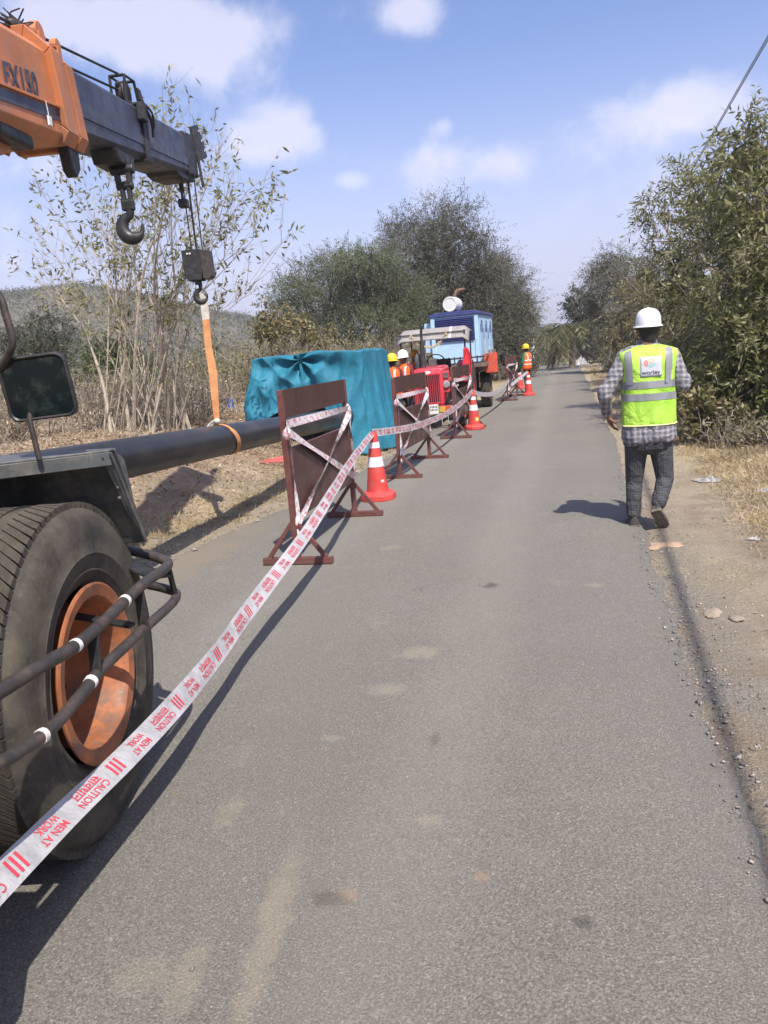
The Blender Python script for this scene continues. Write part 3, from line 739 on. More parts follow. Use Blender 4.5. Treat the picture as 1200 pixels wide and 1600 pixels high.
def dens_r(x, y):
    e = x - redge(y); v = np.clip((e - .35) / 1.2, 0, 1) * .9 + .35 * wob(x * 2.2, y * 2.2)
    path = np.exp(-((e - .45) / .28) ** 2) * np.clip((y - 3) / 3, 0, 1)
    return (rng.random(len(x)) < v - path * .9 + .05) & (e > .1)
blades(19000, 10, (.7, 4.6), (3.6, 12.5), .085, 'dry_grass', 'short dry straw grass on the right verge', dens_r, lay=.62)
def dens_l(x, y):
    e = ledge(y) - x; return (e > .12) & (rng.random(len(x)) < .6 * np.exp(-((e - .75) / .45) ** 2) + .18 + .25 * wob(x * 2, y * 2))
blades(12000, 10, (-7.5, -2.9), (4.3, 15), .10, 'dry_grass', 'short dry straw grass between road and pipe on the left verge', dens_l, lay=.6)
blades(2600, 8, (.7, 3), (12.5, 45), .13, 'dry_grass', 'dry grass strip along the far right verge', lambda x, y: (x - redge(y) > .2) & (rng.random(len(x)) < .6), lay=.4, w=.006)
blades(1800, 8, (-5, -2.4), (15, 45), .13, 'dry_grass', 'dry grass along the far left verge', lambda x, y: (ledge(y) - x > .15) & (rng.random(len(x)) < .6), lay=.4, w=.006)
def litter(n, fx, fy, ok, name, label, L=.06, W=.02, mat=LITTER):
    x = rng.uniform(*fx, n); y = rng.uniform(*fy, n); k = ok(x, y); x, y = x[k], y[k]
    p = np.stack([x, y, hgt(x, y) + rng.uniform(.003, .03, len(x))], 1); d = rng.normal(size=p.shape); d[:, 2] *= .3
    v, f = leaf_quads(p, unit(d), L * rng.uniform(.4, 1.3, len(p)), W * rng.uniform(.5, 1.2, len(p)), 1.5)
    return tag(link_mesh(name, fast_mesh(name, v, f), mat), label, 'leaf litter', kind='stuff')
litter(26000, (-9, -3.6), (5, 15), lambda x, y: rng.random(len(x)) < np.clip((ledge(y) - .5 - x) / 1.2, 0, 1) * (.55 + .8 * wob(x, y)), 'leaf_litter', 'fallen dry leaves on the left bank under the bare tree', .055, .016)
litter(15000, (1.2, 5), (6, 14.5), lambda x, y: rng.random(len(x)) < np.clip((x - 1.5) / 1.0, 0, 1) * np.clip((y - 7) / 3, 0, 1), 'leaf_litter', 'fallen dry leaves below the right hedge', .055, .016)
def gravel(n, fx, fy, ok, smin, smax, mats, name, label):
    x = rng.uniform(*fx, n); y = rng.uniform(*fy, n); k = ok(x, y); x, y = x[k], y[k]; n = len(x)
    s = smin * (smax / smin) ** (rng.random(n) ** 2.2)
    oc = np.array([(1, 0, 0), (0, 1, 0), (-1, 0, 0), (0, -1, 0), (0, 0, .75), (0, 0, -.6)], float)
    R = rng.normal(size=(n, 6, 3)) * .28; an = rng.uniform(0, 6.28, n); c, si = np.cos(an)[:, None], np.sin(an)[:, None]
    o6 = oc[None] + R; ox = o6[..., 0] * c - o6[..., 1] * si; oy = o6[..., 0] * si + o6[..., 1] * c
    Vv = np.stack([x[:, None] + ox * s[:, None], y[:, None] + oy * s[:, None], np.maximum(hgt(x, y), np.where((x < redge(y)) & (x > ledge(y)), .02, -1))[:, None] + (o6[..., 2] * .7 + .2) * s[:, None]], 2).reshape(-1, 3)
    f8 = np.array([(0, 1, 4), (1, 2, 4), (2, 3, 4), (3, 0, 4), (1, 0, 5), (2, 1, 5), (3, 2, 5), (0, 3, 5)])
    Ff = (np.arange(n) * 6)[:, None, None] + f8[None]
    return tag(link_mesh(name, fast_mesh(name, Vv, Ff.reshape(-1, 3)), mats), label, 'gravel', kind='stuff')
STONE = leafmat('gravel_stone', [(.14, .13, .12), (.22, .205, .185), (.32, .29, .25), (.42, .38, .32), (.28, .22, .165)], 0, .9, 2)
gravel(20000, (.45, 2.2), (1.2, 9), lambda x, y: rng.random(len(x)) < .95 * np.exp(-((x - redge(y) - .08) / .2) ** 2) + .3 * (x > redge(y)) * np.exp(-((x - redge(y) - .85) / .3) ** 2) + .05, .0022, .012, STONE, 'gravel', 'grey gravel crumbling along the right road edge')
gravel(7000, (-5.5, -2.6), (4, 16), lambda x, y: (rng.random(len(x)) < .5 * np.exp(-((ledge(y) - x - .1) / .18) ** 2) + .12 * (x < ledge(y))), .005, .03, STONE, 'gravel', 'gravel and clods along the left road edge')
gravel(260, (-3.2, .5), (1.2, 14), lambda x, y: rng.random(len(x)) < .8, .003, .010, STONE, 'loose_grit', 'loose grit scattered on the asphalt')
# ================================================================== mobile crane
ORANGE = paint('crane_orange', (.50, .175, .065), .5, var=.16, vs_=3, dirt=(.30, .17, .11), dirt_amt=.6)
RIMOR = paint('rim_orange', (.33, .11, .042), .6, var=.3, vs_=6, dirt=(.14, .085, .06), dirt_amt=.85)
BOOMG = paint('boom_grey', (.036, .040, .066), .42, var=.2, vs_=3, dirt=(.14, .12, .10), dirt_amt=.35)
BLACKM = paint('black_metal', (.016, .016, .017), .5, var=.3, vs_=8, dirt=(.09, .075, .06), dirt_amt=.35)
DARKM = paint('worn_dark_metal', (.055, .048, .044), .5, metal=.3, var=.25, vs_=9, dirt=(.16, .10, .07), dirt_amt=.55, bump=.15)
FEND = paint('fender_grey', (.075, .082, .082), .5, var=.2, vs_=5, dirt=(.25, .21, .17), dirt_amt=.45, bump=.1)
WHITEP = paint('white_band', (.72, .70, .66), .6, var=.08, dirt=(.35, .3, .25), dirt_amt=.4)
STEELR = paint('wire_rope', (.035, .034, .034), .5, metal=.4, var=.25, vs_=40)
t = NT('tyre_rubber'); n = t.noise(5, 6, .65); n2_ = t.noise(60, 4, .6)
b_ = t.mix(t.ramp(n, .3, .72), (.022, .019, .016), (.088, .072, .052)); b_ = t.mix(t.ramp(n2_, .5, .8, 0, .4), b_, (.15, .12, .085))
t.col(b_); t.rough(.85); t.bump(n2_, .25, .004); TYRE = t.mat
t = NT('mirror_glass'); sm = t.ramp(t.noise(16, 5, .6), .45, .8)
t.col(t.mix(sm, (.008, .016, .018), (.05, .06, .055))); t.rough(t.ramp(t.noise(20, 4), .3, .7, .03, .18)); t.b.inputs['Specular IOR Level'].default_value = .9; MIRG = t.mat  # dark base colour stands in for the dark crane body reflected there

CYAW = .157
CR = empty('mobile_crane', (-1.6, 2.17, 0), CYAW, 'orange and black mobile crane at the left edge, boom reaching over the pipe', 'crane')
def cw(p):   # crane local -> world
    c, s = math.cos(CYAW), math.sin(CYAW); return Vector((-1.6 + p[0] * c - p[1] * s, 2.17 + p[0] * s + p[1] * c, p[2]))
AX = Matrix(((0, 0, 1, 0), (1, 0, 0, 0), (0, 1, 0, 0), (0, 0, 0, 1)))      # lathe axis -> +x
def make_wheel(parent, loc, flip=1, rad=.585):
    M = Matrix.Translation(Vector(loc)) @ Matrix.Diagonal((flip, 1, 1, 1)) @ AX
    k = rad / .565
    w = empty('wheel', (0, 0, 0)); w.parent = parent; ALL.append(w)
    prof = [(.288, -.30), (.31, -.315), (.37, -.325), (.45, -.335), (.515, -.325), (.548, -.30), (.556, -.285), (.562, -.22), (.563, -.16), (.562, -.09), (.556, -.035), (.548, -.02), (.536, -.012), (.534, -.008), (.515, .008), (.45, .02), (.40, .018), (.396, .022), (.388, .018), (.345, .006), (.34, .010), (.332, .004), (.31, -.008), (.292, -.02)]
    mb = MB(); mb.lathe([(r * k, x) for r, x in prof], 72, M, caps=False)
    ty = mb.build('tyre', TYRE, w, smooth=True, sharp=50)
    mb = MB()
    for j in range(96):
        a = 2 * math.pi * j / 96
        for (x0, x1, sk) in ((-.30, -.185, .16), (-.135, -.02, -.16)):
            pts = []
            for (xx, aa_) in ((x0, a + sk * (0 if x0 < -.2 else 1)), (x1, a + sk * (1 if x0 < -.2 else 0))):
                for da in (-.0255, .0255):
                    for rr_ in (.545, .569):
                        pts.append(M @ Vector((rr_ * k * math.cos(aa_ + da), rr_ * k * math.sin(aa_ + da), xx)))
            mb.add(pts, [(0, 1, 3, 2), (4, 6, 7, 5), (0, 4, 5, 1), (2, 3, 7, 6), (1, 5, 7, 3), (0, 2, 6, 4)])
    tag(mb.build('tread', TYRE, w), kind='stuff')
    k *= .97; rp = [(.294, -.005), (.304, .004), (.306, .010), (.300, .014), (.290, .008), (.278, -.012), (.270, -.03), (.266, -.06), (.262, -.12), (.252, -.20), (.235, -.225), (.16, -.23), (.135, -.215), (.125, -.19), (.12, -.15), (.11, -.135), (.03, -.13), (.002, -.13)]; rp = [(r, x if x > -.05 else x * 1.22 - .01) for r, x in rp]; rp = [(.294, -.005), (.306, .004), (.308, .012), (.300, .016), (.262, .010), (.252, -.004), (.247, -.05), (.243, -.12), (.236, -.22), (.22, -.245), (.15, -.25), (.125, -.235), (.115, -.20), (.105, -.18), (.03, -.175), (.002, -.175)]
    mb = MB(); mb.lathe([(r * k, x) for r, x in rp], 56, M, caps=False); mb.build('rim', RIMOR, w, smooth=True, sharp=35)
    mb = MB()
    for j in range(10):
        a = 2 * math.pi * j / 10
        mb.lathe([(.016, -.235), (.016, -.195), (.009, -.19), (.009, -.175), (.001, -.174)], 6, M @ Matrix.Translation((.185 * k * math.cos(a), .185 * k * math.sin(a), -.02)))
    mb.build('wheel_nuts', BLACKM, w)
    mb = MB(); mb.box((0, 0, 0), (.006, .03, .055), None); o = mb.build('balance_tag', WHITEP, w); o.location = M @ Vector((.277 * k * math.cos(2.3 - 1.57), .277 * k * math.sin(-.75), -.012)); return w
for sx_, fl_ in ((0, 1), (-2.15, -1)):
    for sy_ in (0, -3.3):
        w_ = make_wheel(CR, (sx_, sy_, .575), fl_)
        if sy_ == 0:                                         # front wheels steered a little to the left
            c_ = Vector((sx_ - .15 * fl_, sy_, 0)); R_ = Matrix.Rotation(math.radians(2.5), 3, 'Z'); w_.rotation_euler = (0, 0, math.radians(2.5)); w_.location = c_ - R_ @ c_
mb = MB(); mb.box((-1.07, -.1, .80), (1.15, 2.0, .5)); mb.box((-1.07, -2.6, .75), (1.3, 2.8, .55)); mb.box((-1.07, 0, .56), (1.7, .22, .22)); mb.box((-1.07, -3.3, .56), (1.7, .22, .22))
mb.build('chassis', BLACKM, CR, bevel=.02)
mb = MB(); mb.box((-1.07, -2.9, 1.45), (2.0, 2.4, .85)); mb.prism([(-2.07, -1.7, 1.03), (-2.07, -1.25, 1.03), (-2.07, -1.7, 1.85)], (2.0, 0, 0)); mb.build('engine_cover', ORANGE, CR, bevel=.05)
mb = MB(); mb.box((-.15, -1.75, .66), (.64, 1.52, .74)); mb.build('added_shade_box', BLACKM, CR, bevel=.03)  # unseen box, added so its shadow darkens the ground beside the wheel
mb = MB()
for sx in (-1.42, -.72): mb.prism([(sx, -1.9, 1.0), (sx, -.3, 1.0), (sx, -.5, 2.0), (sx, -1.25, 2.95), (sx, -1.7, 2.95)], (.06, 0, 0))
mb.build('boom_support', ORANGE, CR, bevel=.008)
mb = MB(); mb.tube([(-1.05, -.2, 1.2), (-1.05, .9, 2.2)], .085, 14); mb.tube([(-1.05, .9, 2.2), (-1.05, 1.72, 2.93)], .05, 14); mb.build('lift_cylinder', BLACKM, CR, smooth=True)
mb = MB(); mb.prism([(-2.15, -.62, 1.33), (-2.15, -2.0, 1.33), (-2.15, -2.0, 2.75), (-2.15, -1.0, 2.75), (-2.15, -.74, 2.1)], (2.22, 0, 0)); cb_ = mb.build('added_cab', ORANGE, CR, bevel=.04)  # unseen block, added out of view to shade the top of the tyre
mb = MB(); mb.prism([(.074, -.86, 2.05), (.074, -1.85, 2.05), (.074, -1.85, 2.62), (.074, -1.08, 2.62)], (.006, 0, 0)); mb.build('added_cab_window', MIRG, cb_)
# fender over the front wheel
mb = MB()
th = .008
mb.prism([(-.47, .40, 1.30), (.045, .33, 1.30), (.045, .27, 1.30), (-.02, .235, 1.30), (-.47, .0, 1.30)], (0, 0, .008))
mb.prism([(-.47, .0, 1.252), (-.02, .235, 1.252), (-.02, .243, 1.252), (-.47, .008, 1.252)], (0, 0, .048)); mb.prism([(-.02, .235, 1.252), (.045, .27, 1.252), (.045, .278, 1.252), (-.02, .243, 1.252)], (0, 0, .048))
fs = [(.31, 1.302), (.475, .915)]
a = Vector((-.47, fs[0][0], fs[0][1])); b = Vector((-.47, fs[1][0], fs[1][1])); nrm = Vector((0, .387, .24)).normalized() * .008
mb.prism([a, b, b + nrm, a + nrm], (.52, 0, 0))
mb.prism([(.046, .275, 1.298), (.046, .472, .918), (.046, .455, .918), (.046, .255, 1.298)], (.008, 0, 0))
fd = mb.build('fender', FEND, CR, bevel=.002)
mb = MB(); mb.prism([(.020, .25, 1.285), (.020, .40, 1.275), (.020, .435, 1.25), (.020, .455, 1.15), (.020, .475, 1.02), (.020, .482, .94), (.020, .47, .93)], (.006, 0, 0))
for yy, z_ in ((.415, 1.17), (.34, 1.12), (.335, 1.16)): mb.tube([(.02, yy, z_), (.031, yy, z_)], .008, 6)
mb.build('fender_flap', FEND, CR, bevel=.002)
mb = MB(); mb.prism([(-.47, -.62, 1.30), (-.47, .30, 1.30), (-.47, .46, .92), (-.47, .46, .6), (-.47, -.62, .6)], (.01, 0, 0)); mb.build('wheel_arch_panel', BLACKM, CR)
# guard rails beside the wheel
up_ = curve([(-.42, .72, .88), (-.1, .60, .86), (.08, .50, .84), (.145, .40, .832), (.15, .12, .838), (.15, -.33, .815), (.14, -.58, .83), (.12, -.95, .85), (.10, -1.3, .86)], 6)
lo_ = curve([(-.30, .74, .72), (.05, .56, .70), (.145, .44, .69), (.15, .10, .69), (.15, -.25, .69), (.15, -.40, .672), (.14, -.61, .655), (.12, -.95, .70), (.10, -1.3, .72)], 6)
mb = MB(); mb.tube(up_, .0195, 12); mb.tube(lo_, .0185, 12); rail = mb.build('guard_rail', DARKM, CR, smooth=True)
mb = MB()
mb.bar((.150, .10, .835), (.150, .095, .69), .035, .012, (0, 1, 0)); mb.bar((.150, -.27, .818), (.150, -.29, .688), .035, .012, (0, 1, 0)); mb.tube([(.14, .42, .83), (.143, .45, .69)], .012, 8)
mb.bar((.13, .36, .80), (-.40, .66, .93), .10, .012, (0, .2, 1)); mb.bar((.13, .05, .72), (-.40, .15, .80), .04, .012)
mb.build('rail_bracket', BLACKM, CR, bevel=.003)
mb = MB()
for pth, idx in ((up_, (26, 31)), (lo_, (27, 36))):
    for i in idx:
        p = pth[min(i, len(pth) - 2)]; d = (pth[min(i, len(pth) - 2) + 1] - p).normalized(); mb.tube([p - d * .009, p + d * .009], .0208, 12)
mb.build('rail_band', WHITEP, rail, smooth=True)
# mirror on its stem
def rrect(w, h, r, n=5):
    out = []
    for cx, cz, a0 in ((w / 2 - r, h / 2 - r, 0), (-w / 2 + r, h / 2 - r, 90), (-w / 2 + r, -h / 2 + r, 180), (w / 2 - r, -h / 2 + r, 270)):
        for k in range(n + 1):
            a = math.radians(a0 + 90 * k / n); out.append((cx + r * math.cos(a), cz + r * math.sin(a)))
    return out
mc = Vector((-.108, .13, 1.547)); rot = Matrix.Rotation(math.radians(-2.5), 3, 'Y') @ Matrix.Rotation(math.radians(2.5), 3, 'Z') @ Matrix.Rotation(math.radians(7), 3, 'X')
def mring(w, h, r, y): return [mc + rot @ Vector((x, y, z)) for x, z in rrect(w, h, r)]
mb = MB(); mb.loft([mring(.225, .205, .03, -.004), mring(.235, .215, .032, -.001), mring(.237, .217, .033, .014), mring(.22, .20, .035, .035), mring(.14, .11, .03, .055), mring(.02, .02, .008, .06)], caps=False)
mb.loft([mring(.225, .205, .03, -.004), mring(.215, .195, .028, .001)], caps=False)
mr = mb.build('mirror', BLACKM, CR, smooth=True, sharp=50)
mb = MB(); mb.loft([mring(.218, .198, .028, .001), mring(.16, .12, .02, -.003), mring(.06, .04, .01, -.0045), mring(.004, .004, .001, -.005)], caps=False); mb.build('mirror_glass', MIRG, mr, smooth=True)
mb = MB(); mb.tube([(-.155, .16, 1.50), (-.155, .135, 1.44), (-.148, .14, 1.305)], .0095, 10); mb.tube(curve([(-.26, .10, 2.0), (-.17, .10, 1.86), (-.155, .10, 1.79), (-.147, .10, 1.71), (-.17, .105, 1.665), (-.24, .13, 1.60)], 6), .0125, 10); mb.build('mirror_arm', DARKM, CR, smooth=True)
# ---- boom (direction rises slightly towards the tip)
SL = .0916
def bz(y): return 3.448 + SL * (y - 2.579)         # top line of the inner boom
X0, X1_ = -1.22, -.88
def boxsec(mb, y0, y1, x0, x1, up0, dn0, ch=.0, mi=None):
    def ring(y):
        zt, zb = bz(y) + up0, bz(y) - dn0
        pts = [(x0, zb + ch), (x0 + ch, zb), (x1 - ch, zb), (x1, zb + ch), (x1, zt - ch), (x1 - ch, zt), (x0 + ch, zt), (x0, zt - ch)]
        return [(x, y, z) for x, z in pts]
    mb.loft([ring(y0), ring(y1)], mi=mi)
mb = MB(); mb.loft([[(x_, y_, bz(y_) - d_) for x_, d_ in ((X0, dn_ - .03), (X0 + .03, dn_), (X1_ - .03, dn_), (X1_, dn_ - .03), (X1_, .03), (X1_ - .03, 0), (X0 + .03, 0), (X0, .03))] for y_, dn_ in ((1.2, .42), (4.96, .345))]); bi = mb.build('boom_inner', BOOMG, CR, bevel=.004)
mb = MB(); mb.bar((X1_ + .004, 2.6, bz(2.6) - .245), (X1_ + .004, 4.9, bz(4.9) - .245), .07, .008, (1, 0, 0)); mb.build('boom_rib', BOOMG, bi, bevel=.002)
mb = MB(); boxsec(mb, -1.9, 2.30, X0 - .045, X1_ + .045, .014, .505, .05); bo = mb.build('boom_outer', ORANGE, CR, bevel=.006)
mb = MB(); xs_ = X1_ + .047
mb.prism([(xs_, 0, bz(0) - .445), (xs_, 2.28, bz(2.28) - .385), (xs_, 2.28, bz(2.28) - .325), (xs_, 0, bz(0) - .385)], (.003, 0, 0)); mb.build('boom_stripe', BOOMG, bo)
mb = MB(); mb.bar((xs_ + .006, 0, bz(0) - .37), (xs_ + .006, 2.26, bz(2.26) - .31), .016, .02, (1, 0, 0)); mb.build('boom_trim', ORANGE, bo, bevel=.003)
def lettering(s, size, org, ux, uy, parent, mat, name='lettering', bold=.0, sx=1.0):
    V, F = text_mesh(s, size, 0, bold); org, ux, uy = Vector(org), Vector(ux), Vector(uy)
    mb = MB(); mb.add([org + ux * (a * sx) + uy * b for a, b in V], F); return mb.build(name, mat, parent)
uxb = Vector((0, 1, SL)).normalized(); uyb = Vector((0, 0, 1))
lettering('FX150', .168, (xs_ + .0035, 1.685, bz(1.685) - .325), Vector((0, 1, .165)).normalized(), uyb, bo, BOOMG, bold=.004, sx=.80)
lettering('15T', .060, (xs_ + .0035, 2.08, bz(2.08) - .435), uxb, uyb, bo, DARKM, bold=.002)
# flanged collar plates at the mouth of the outer boom
for k, y in enumerate((2.25, 2.46)):
    mb = MB(); ex = .085 - .02 * k; lift = .10 - .03 * k
    zt, zb = bz(y) + lift, bz(y) - .50
    o_ = [(X0 - ex, zb + .06), (X0 - ex + .05, zb), (X1_ + ex - .05, zb), (X1_ + ex, zb + .06), (X1_ + ex, zt - .12), (X1_ + ex - .12, zt), (X0 - ex + .12, zt), (X0 - ex, zt - .12)]
    lean = lambda z: y + (z - zb) * -.20 + .03
    for i in range(8):
        p, q = o_[i], o_[(i + 1) % 8]; c0, c1 = ((X0 + X1_) / 2, bz(y) - .2), None
        inn = lambda v: (c0[0] + (v[0] - c0[0]) * .80, c0[1] + (v[1] - c0[1]) * .80)
        a, b = inn(p), inn(q)
        mb.prism([(p[0], lean(p[1]), p[1]), (q[0], lean(q[1]), q[1]), (b[0], lean(b[1]), b[1]), (a[0], lean(a[1]), a[1])], (0, .14 - .04 * k if i in (2, 3, 4, 7, 6, 0) else .05, 0))
    mb.build('boom_collar', ORANGE, CR, bevel=.006)
def CL(x, y, lx):
    """photograph point on the upright plane at the crane's own x = lx"""
    d = ray(x, y); o_ = np.array([0, 0, CAM_H]) - np.array([-1.6, 2.17, 0]); r_ = np.array([math.cos(CYAW), math.sin(CYAW), 0]); f_ = np.array([-math.sin(CYAW), math.cos(CYAW), 0])
    t_ = (lx - o_ @ r_) / (d @ r_); p = o_ + d * t_; return Vector((p @ r_, p @ f_, p[2]))
mb = MB(); q_ = CL(55, 50, -1.0)
mb.lathe([(.02, -.03), (.055, -.03), (.06, 0), (.055, .03), (.02, .03)], 18, Matrix.Translation(q_) @ AX); mb.box(q_ + Vector((0, 0, -.07)), (.08, .08, .12)); mb.build('boom_lug', ORANGE, CR, bevel=.004)
mb = MB(); q2_ = CL(86, 72, -.92); mb.lathe([(.012, -.02), (.04, -.02), (.04, .02), (.012, .02)], 14, Matrix.Translation(q2_) @ AX); mb.box(q2_ + Vector((0, 0, -.06)), (.05, .05, .10)); mb.build('boom_lug', ORANGE, CR, bevel=.004)
kq = CL(36, 46, -1.0); mb = MB(); mb.sphere(kq, (.04, .085, .032), 10, 6); mb.sphere(CL(20, 38, -1.0), (.032, .045, .03), 10, 6)
for k in range(14):
    c_ = kq.lerp(CL(20, 38, -1.0), random.random()); mb.tube(curve([c_, c_ + Vector((random.uniform(-.05, .05), random.uniform(-.07, .07), random.uniform(.0, .06))), c_ + Vector((random.uniform(-.07, .07), random.uniform(-.1, .1), random.uniform(-.02, .09)))], 3), .0045, 4)
mb.build('rope_knot', DARKM, CR, smooth=True)
mb = MB()
mb.prism([(-.95, 2.40, bz(2.4) - .44), (-.95, 2.56, bz(2.5) - .42), (-.95, 2.55, bz(2.5) - .60), (-.95, 2.49, bz(2.5) - .66), (-.95, 2.44, bz(2.5) - .63)], (.07, 0, 0)); mb.build('wear_pad', BLACKM, CR, bevel=.008)
mb = MB(); mb.prism([(-1.12, 1.2, bz(1.2) - .46), (-1.12, 1.95, bz(1.9) - .46), (-1.12, 1.98, bz(1.9) - .52), (-1.12, 1.80, bz(1.8) - .62), (-1.12, 1.55, bz(1.6) - .68), (-1.12, 1.3, bz(1.3) - .6)], (.17, 0, 0)); mb.build('cylinder_clevis', ORANGE, CR, bevel=.02)
mb = MB(); mb.box((-.93, 1.80, bz(1.8) - .53), (.12, .34, .07)); mb.build('valve_block', BLACKM, CR, bevel=.015)
# sheave on top, clamp band, head
mb = MB(); ysv = CL(193, 140, -.97)[1]
mb.tube([(-.92, ysv - .1, bz(ysv) - .02), (-.92, ysv - .09, bz(ysv) + .185), (-.92, ysv + .10, bz(ysv) + .20), (-.92, ysv + .17, bz(ysv) - .02)], .011, 6); mb.tube([(-1.03, ysv - .1, bz(ysv) - .02), (-1.03, ysv - .09, bz(ysv) + .185), (-1.03, ysv + .10, bz(ysv) + .20), (-1.03, ysv + .17, bz(ysv) - .02)], .011, 6)
mb.tube([(-.92, ysv - .09, bz(ysv) + .185), (-1.03, ysv - .09, bz(ysv) + .185)], .011, 6); mb.tube([(-.92, ysv + .10, bz(ysv) + .2), (-1.03, ysv + .10, bz(ysv) + .2)], .011, 6)
mb.prism([(-.895, ysv + .06, bz(ysv) + .14), (-.895, ysv + .12, bz(ysv) + .14), (-.895, ysv + .26, bz(ysv) - .04), (-.895, ysv + .10, bz(ysv) - .04)], (.012, 0, 0))
mb.build('sheave_guard', BLACKM, CR)
mb = MB(); mb.lathe([(.03, -.03), (.085, -.03), (.088, -.024), (.066, -.008), (.066, .008), (.088, .024), (.085, .03), (.03, .03)], 22, Matrix.Translation((-.975, ysv, bz(ysv) + .09)) @ AX); mb.build('rope_sheave', DARKM, CR, smooth=True)
mb = MB(); yb = 3.80
for (p, q) in (((X0 - .012, .02), (X1_ + .012, .02)), ((X0 - .012, -.385), (X1_ + .012, -.385))): mb.box(((p[0] + q[0]) / 2, yb, bz(yb) + p[1] - .005), (q[0] - p[0] + .02, .10, .02))
mb.box((X1_ + .012, yb, bz(yb) - .18), (.018, .10, .40)); mb.box((X0 - .012, yb, bz(yb) - .18), (.018, .10, .40)); mb.box((X1_ + .03, yb - .07, bz(yb) - .06), (.05, .10, .12)); mb.build('boom_clamp', BLACKM, CR, bevel=.004)
mb = MB(); mb.tube(curve([(X1_ + .03, yb - .10, bz(yb) + .03), (X1_ + .06, yb - .02, bz(yb) - .06), (X1_ + .05, yb + .06, bz(yb) - .12), (X1_ + .04, yb + .08, bz(yb) - .2)], 4), .012, 6); mb.tube(curve([(X1_ + .03, yb - .04, bz(yb) + .02), (X1_ + .07, yb + .03, bz(yb) - .04), (X1_ + .05, yb + .10, bz(yb) - .13)], 4), .009, 6); mb.build('hose', BLACKM, CR, smooth=True)
mb = MB(); boxsec(mb, 4.86, 5.12, X0 - .01, X1_ + .012, .02, .36, .02); mb.prism([(-1.18, 4.55, bz(4.5) - .34), (-1.18, 5.1, bz(5.1) - .34), (-1.18, 5.06, bz(5.1) - .40), (-1.18, 4.72, bz(4.7) - .40), (-1.18, 4.60, bz(4.6) - .38)], (.28, 0, 0)); hd_ = mb.build('boom_head', BLACKM, CR, bevel=.01)
mb = MB(); mb.tube([(-.87, 5.10, bz(5.1) + .06), (-.86, 5.20, bz(5.1) - .42)], .014, 8); mb.tube([(-.86, 5.13, bz(5.1) + .02), (-.855, 5.16, bz(5.1) - .40)], .010, 6); mb.build('head_tube', DARKM, CR, smooth=True)
mb = MB(); pl = [(-.93, 5.20, 3.80), (-.93, 5.44, 3.88), (-.93, 5.66, 3.64), (-.93, 5.26, 3.50)]
mb.prism(pl, (.022, 0, 0)); hp_ = mb.build('head_plate', BLACKM, CR, bevel=.004)
mb = MB()
for f in (.2, .5, .8): p = Vector(pl[1]).lerp(Vector(pl[2]), f); mb.tube([p + Vector((.021, -.045, -.01)), p + Vector((.026, -.045, -.01))], .011, 8)
mb.build('bolt', WHITEP, hp_)
# ropes
mb = MB()
def rope(pts, r=.009): mb.tube(pts, r, 6)
rope([CL(0, 28, -1.0) * 1 + (CL(0, 28, -1.0) - CL(25, 40, -1.0)) * 6, CL(25, 40, -1.0)]); rope([CL(0, 37, -1.0) + (CL(0, 37, -1.0) - CL(25, 44, -1.0)) * 6, CL(25, 44, -1.0)])
rope([CL(60, 56, -.97), CL(188, 117, -.97)], .0085); rope([CL(100, 102, -.99), CL(188, 142, -.99)], .0085)
LX0, LY0 = -.935, 4.967                                    # hang line of the hoist
for (ox, oy) in ((-.05, .0), (-.012, .03), (.015, -.03), (.06, .01)): rope([(LX0 + ox, LY0 + oy, bz(5) - .34), (LX0 + ox * .9, LY0 + oy, 2.64)], .0062)
mb.build('hoist_rope', STEELR, CR, smooth=True)
mb = MB(); mb.box((LX0 - .055, LY0 - .03, 3.08), (.085, .085, .075)); mb.build('limit_weight', BLACKM, CR, bevel=.012)
mb = MB(); mb.tube([(LX0 - .06, LY0 - .03, bz(5) - .43), (LX0 - .06, LY0 - .03, 3.12)], .012, 6); mb.tube([(LX0 - .06, LY0 - .03, 3.25), (LX0 - .06, LY0 - .03, 3.19)], .02, 6); mb.build('limit_chain', STEELR, CR)
# hook block
def hookshape(mb, c, R, r, ax=Vector((1, 0, 0)), open_=1):
    pts, rad = [], []
    up = Vector((0, 0, 1)); c = Vector(c)
    for k in range(29):
        a = math.radians(95 + 272 * k / 28)
        rr_ = R * (1.0 - .05 * math.sin(a)); pts.append(c + ax * (rr_ * math.cos(a) * open_) + up * (rr_ * math.sin(a)))
        rad.append(r * (.72 + .55 * math.sin(math.pi * min(1, k / 24)) - (.5 * max(0, (k - 20) / 8)) ))
    mb.tube([c + up * (R * 2.0) + ax * .0, c + up * (R * 1.5)] + pts, [r * .8, r * .78] + [max(.004, x) for x in rad], 10, flat=.8)
BK = empty('hook_block'); BK.parent = CR; ALL.append(BK)
mb = MB(); sh = [(-.125, 2.67), (-.125, 2.50), (-.10, 2.395), (.035, 2.395), (.05, 2.50), (.05, 2.67)]
for y in (-.07, .0, .062): mb.prism([(LX0 + x, LY0 + y, z) for x, z in sh], (0, .012, 0))
mb.box((LX0 - .04, LY0, 2.46), (.17, .13, .035)); bkp = mb.build('block_plates', BLACKM, BK, bevel=.004)
mb = MB(); mb.prism([(LX0 + x, LY0 - .075, z) for x, z in [(.05, 2.665), (.13, 2.655), (.135, 2.42), (.105, 2.40), (.05, 2.40)]], (0, .14, 0)); mb.build('block_guard', DARKM, BK, bevel=.006)
mb = MB(); mb.lathe([(.03, -.03), (.095, -.03), (.1, -.02), (.075, 0), (.1, .02), (.095, .03), (.03, .03)], 20, Matrix.Translation((LX0 - .035, LY0, 2.56)) @ Matrix.Rotation(math.radians(90), 4, 'X')); mb.build('block_sheave', DARKM, BK, smooth=True)
mb = MB(); 
